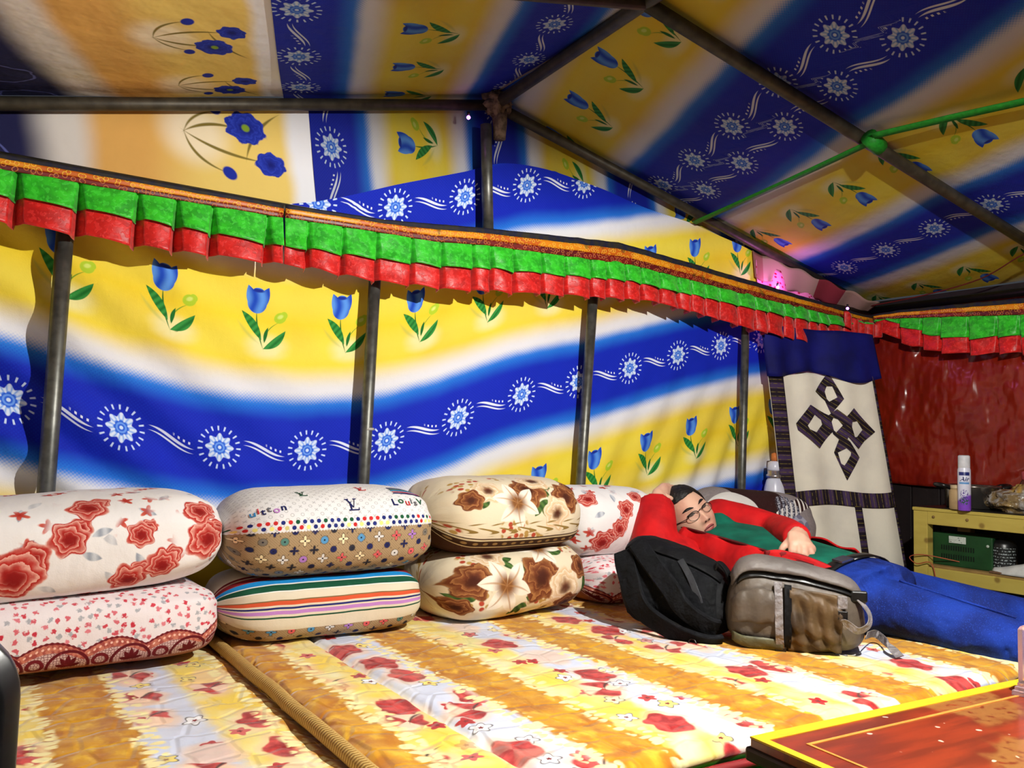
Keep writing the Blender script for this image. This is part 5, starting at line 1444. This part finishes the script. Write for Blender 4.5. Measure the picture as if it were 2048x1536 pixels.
# clear plastic holder at the table's edge
hp_ = pl(2062, 1392, 2, tz); hM = Matrix.Translation((hp_.x, hp_.y, tz + .001))
ho = empty('plastic_holder', (hp_.x, hp_.y, tz), 'clear pinkish plastic holder with a stepped base on the red table', 'holder')
m = M('clear_pink_plastic'); m.b.inputs['Transmission Weight'].default_value = .75; m.b.inputs['Roughness'].default_value = .15; m.b.inputs['Base Color'].default_value = (.82, .62, .66, 1); m.b.inputs['IOR'].default_value = 1.3
mk('base', *lathe([(.034, 0), (.034, .008), (.029, .009), (.029, .015), (.024, .016), (.024, .022)], 4, hM @ Matrix.Rotation(.9, 4, 'Z')), m.m, ho, None, False)
mk('column', *lathe([(.022, .022), (.022, .12), (.018, .125)], 4, hM @ Matrix.Rotation(.9, 4, 'Z')), m.m, ho, None, False)

# ================================================================== BLACK CHAIR at the left edge
q = at(36, 1292, .62)
ce = empty('black_chair', (q.x - .21, q.y - .2, 0), 'black chair with a rounded padded backrest in front of the bed', 'chair')
ztop = at(0, 1236, .62).z
def f_back(s, t):
    return None
vs, fs = [], []
pr = []
wd, ht, rr = .42, .40, .05
for k in range(4):
    cx, cz = ((wd - rr, -rr), (rr, -rr), (rr, -ht + rr), (wd - rr, -ht + rr))[k]
    for j in range(9): a = pi / 2 * (k + j / 8); pr.append((cx + rr * cos(a), cz + rr * sin(a)))
n = len(pr)
cxm, czm = wd / 2, -ht / 2
for yy, g in ((.0, .95), (-.008, 1.0), (-.028, 1.0), (-.038, .95)):
    for x_, z_ in pr: vs.append(V((q.x + .002 - wd + cxm + (x_ - cxm) * g, q.y + yy, ztop + czm + (z_ - czm) * g)))
for i in range(3):
    for k in range(n): k2 = (k + 1) % n; fs.append((i*n+k, i*n+k2, (i+1)*n+k2, (i+1)*n+k))
fs += [tuple(reversed(range(n))), tuple(3*n + k for k in range(n))]
bevel(mk('backrest', vs, fs, M_BLACKP, ce), .003)
mkbox('seat', (q.x - .42, q.y - .44, .37), (q.x, q.y - .05, .42), M_BLACK, ce, .015)
for x_ in (q.x - .40, q.x - .03):
    mk('leg', *tube([V((x_, q.y - .03, 0)), V((x_, q.y - .03, .42)), V((x_, q.y - .019, ztop - .2))], .012, 10), M_DARKSTEEL, ce)
    mk('leg', *tube([V((x_, q.y - .42, 0)), V((x_, q.y - .42, .37))], .012, 10), M_DARKSTEEL, ce)

# ================================================================== HANGING BULB (gives the light)
lb = empty('pendant_bulb', LAMP, 'white bulb under an added light-blocking shade hanging from the ridge pole', 'lamp')
mk('cord', *tube([LAMP + V((0, 0, .055)), LAMP + V((-.03, 0, .2)), V((RX + .02, LAMP.y, RZ + .0))], .003, 6), M_BLACKP, lb)
mk('socket', *lathe([(.016, .0), (.02, .004), (.02, .045), (.008, .058)], 16, Matrix.Translation(LAMP)), M_BLACKP, lb)
m = M('lit_bulb'); m.b.inputs['Emission Color'].default_value = (1, .97, .92, 1); m.b.inputs['Emission Strength'].default_value = 12
vs, fs = lathe([(.021, .02), (.05, .0), (.105, -.035), (.150, -.0705), (.150, -.073)], 40, Matrix.Translation(LAMP), False)
solid(mk('baffle', vs, fs, simple('white_enamel_baffle', c(226, 226, 220), .4), lb), .0015)  # unseen cone added to keep direct lamp light off the roof
mk('bulb', *lathe([(.014, .0), (.024, -.016), (.028, -.030), (.024, -.044), (.012, -.052), (.001, -.054)], 20, Matrix.Translation(LAMP)), m.m, lb)
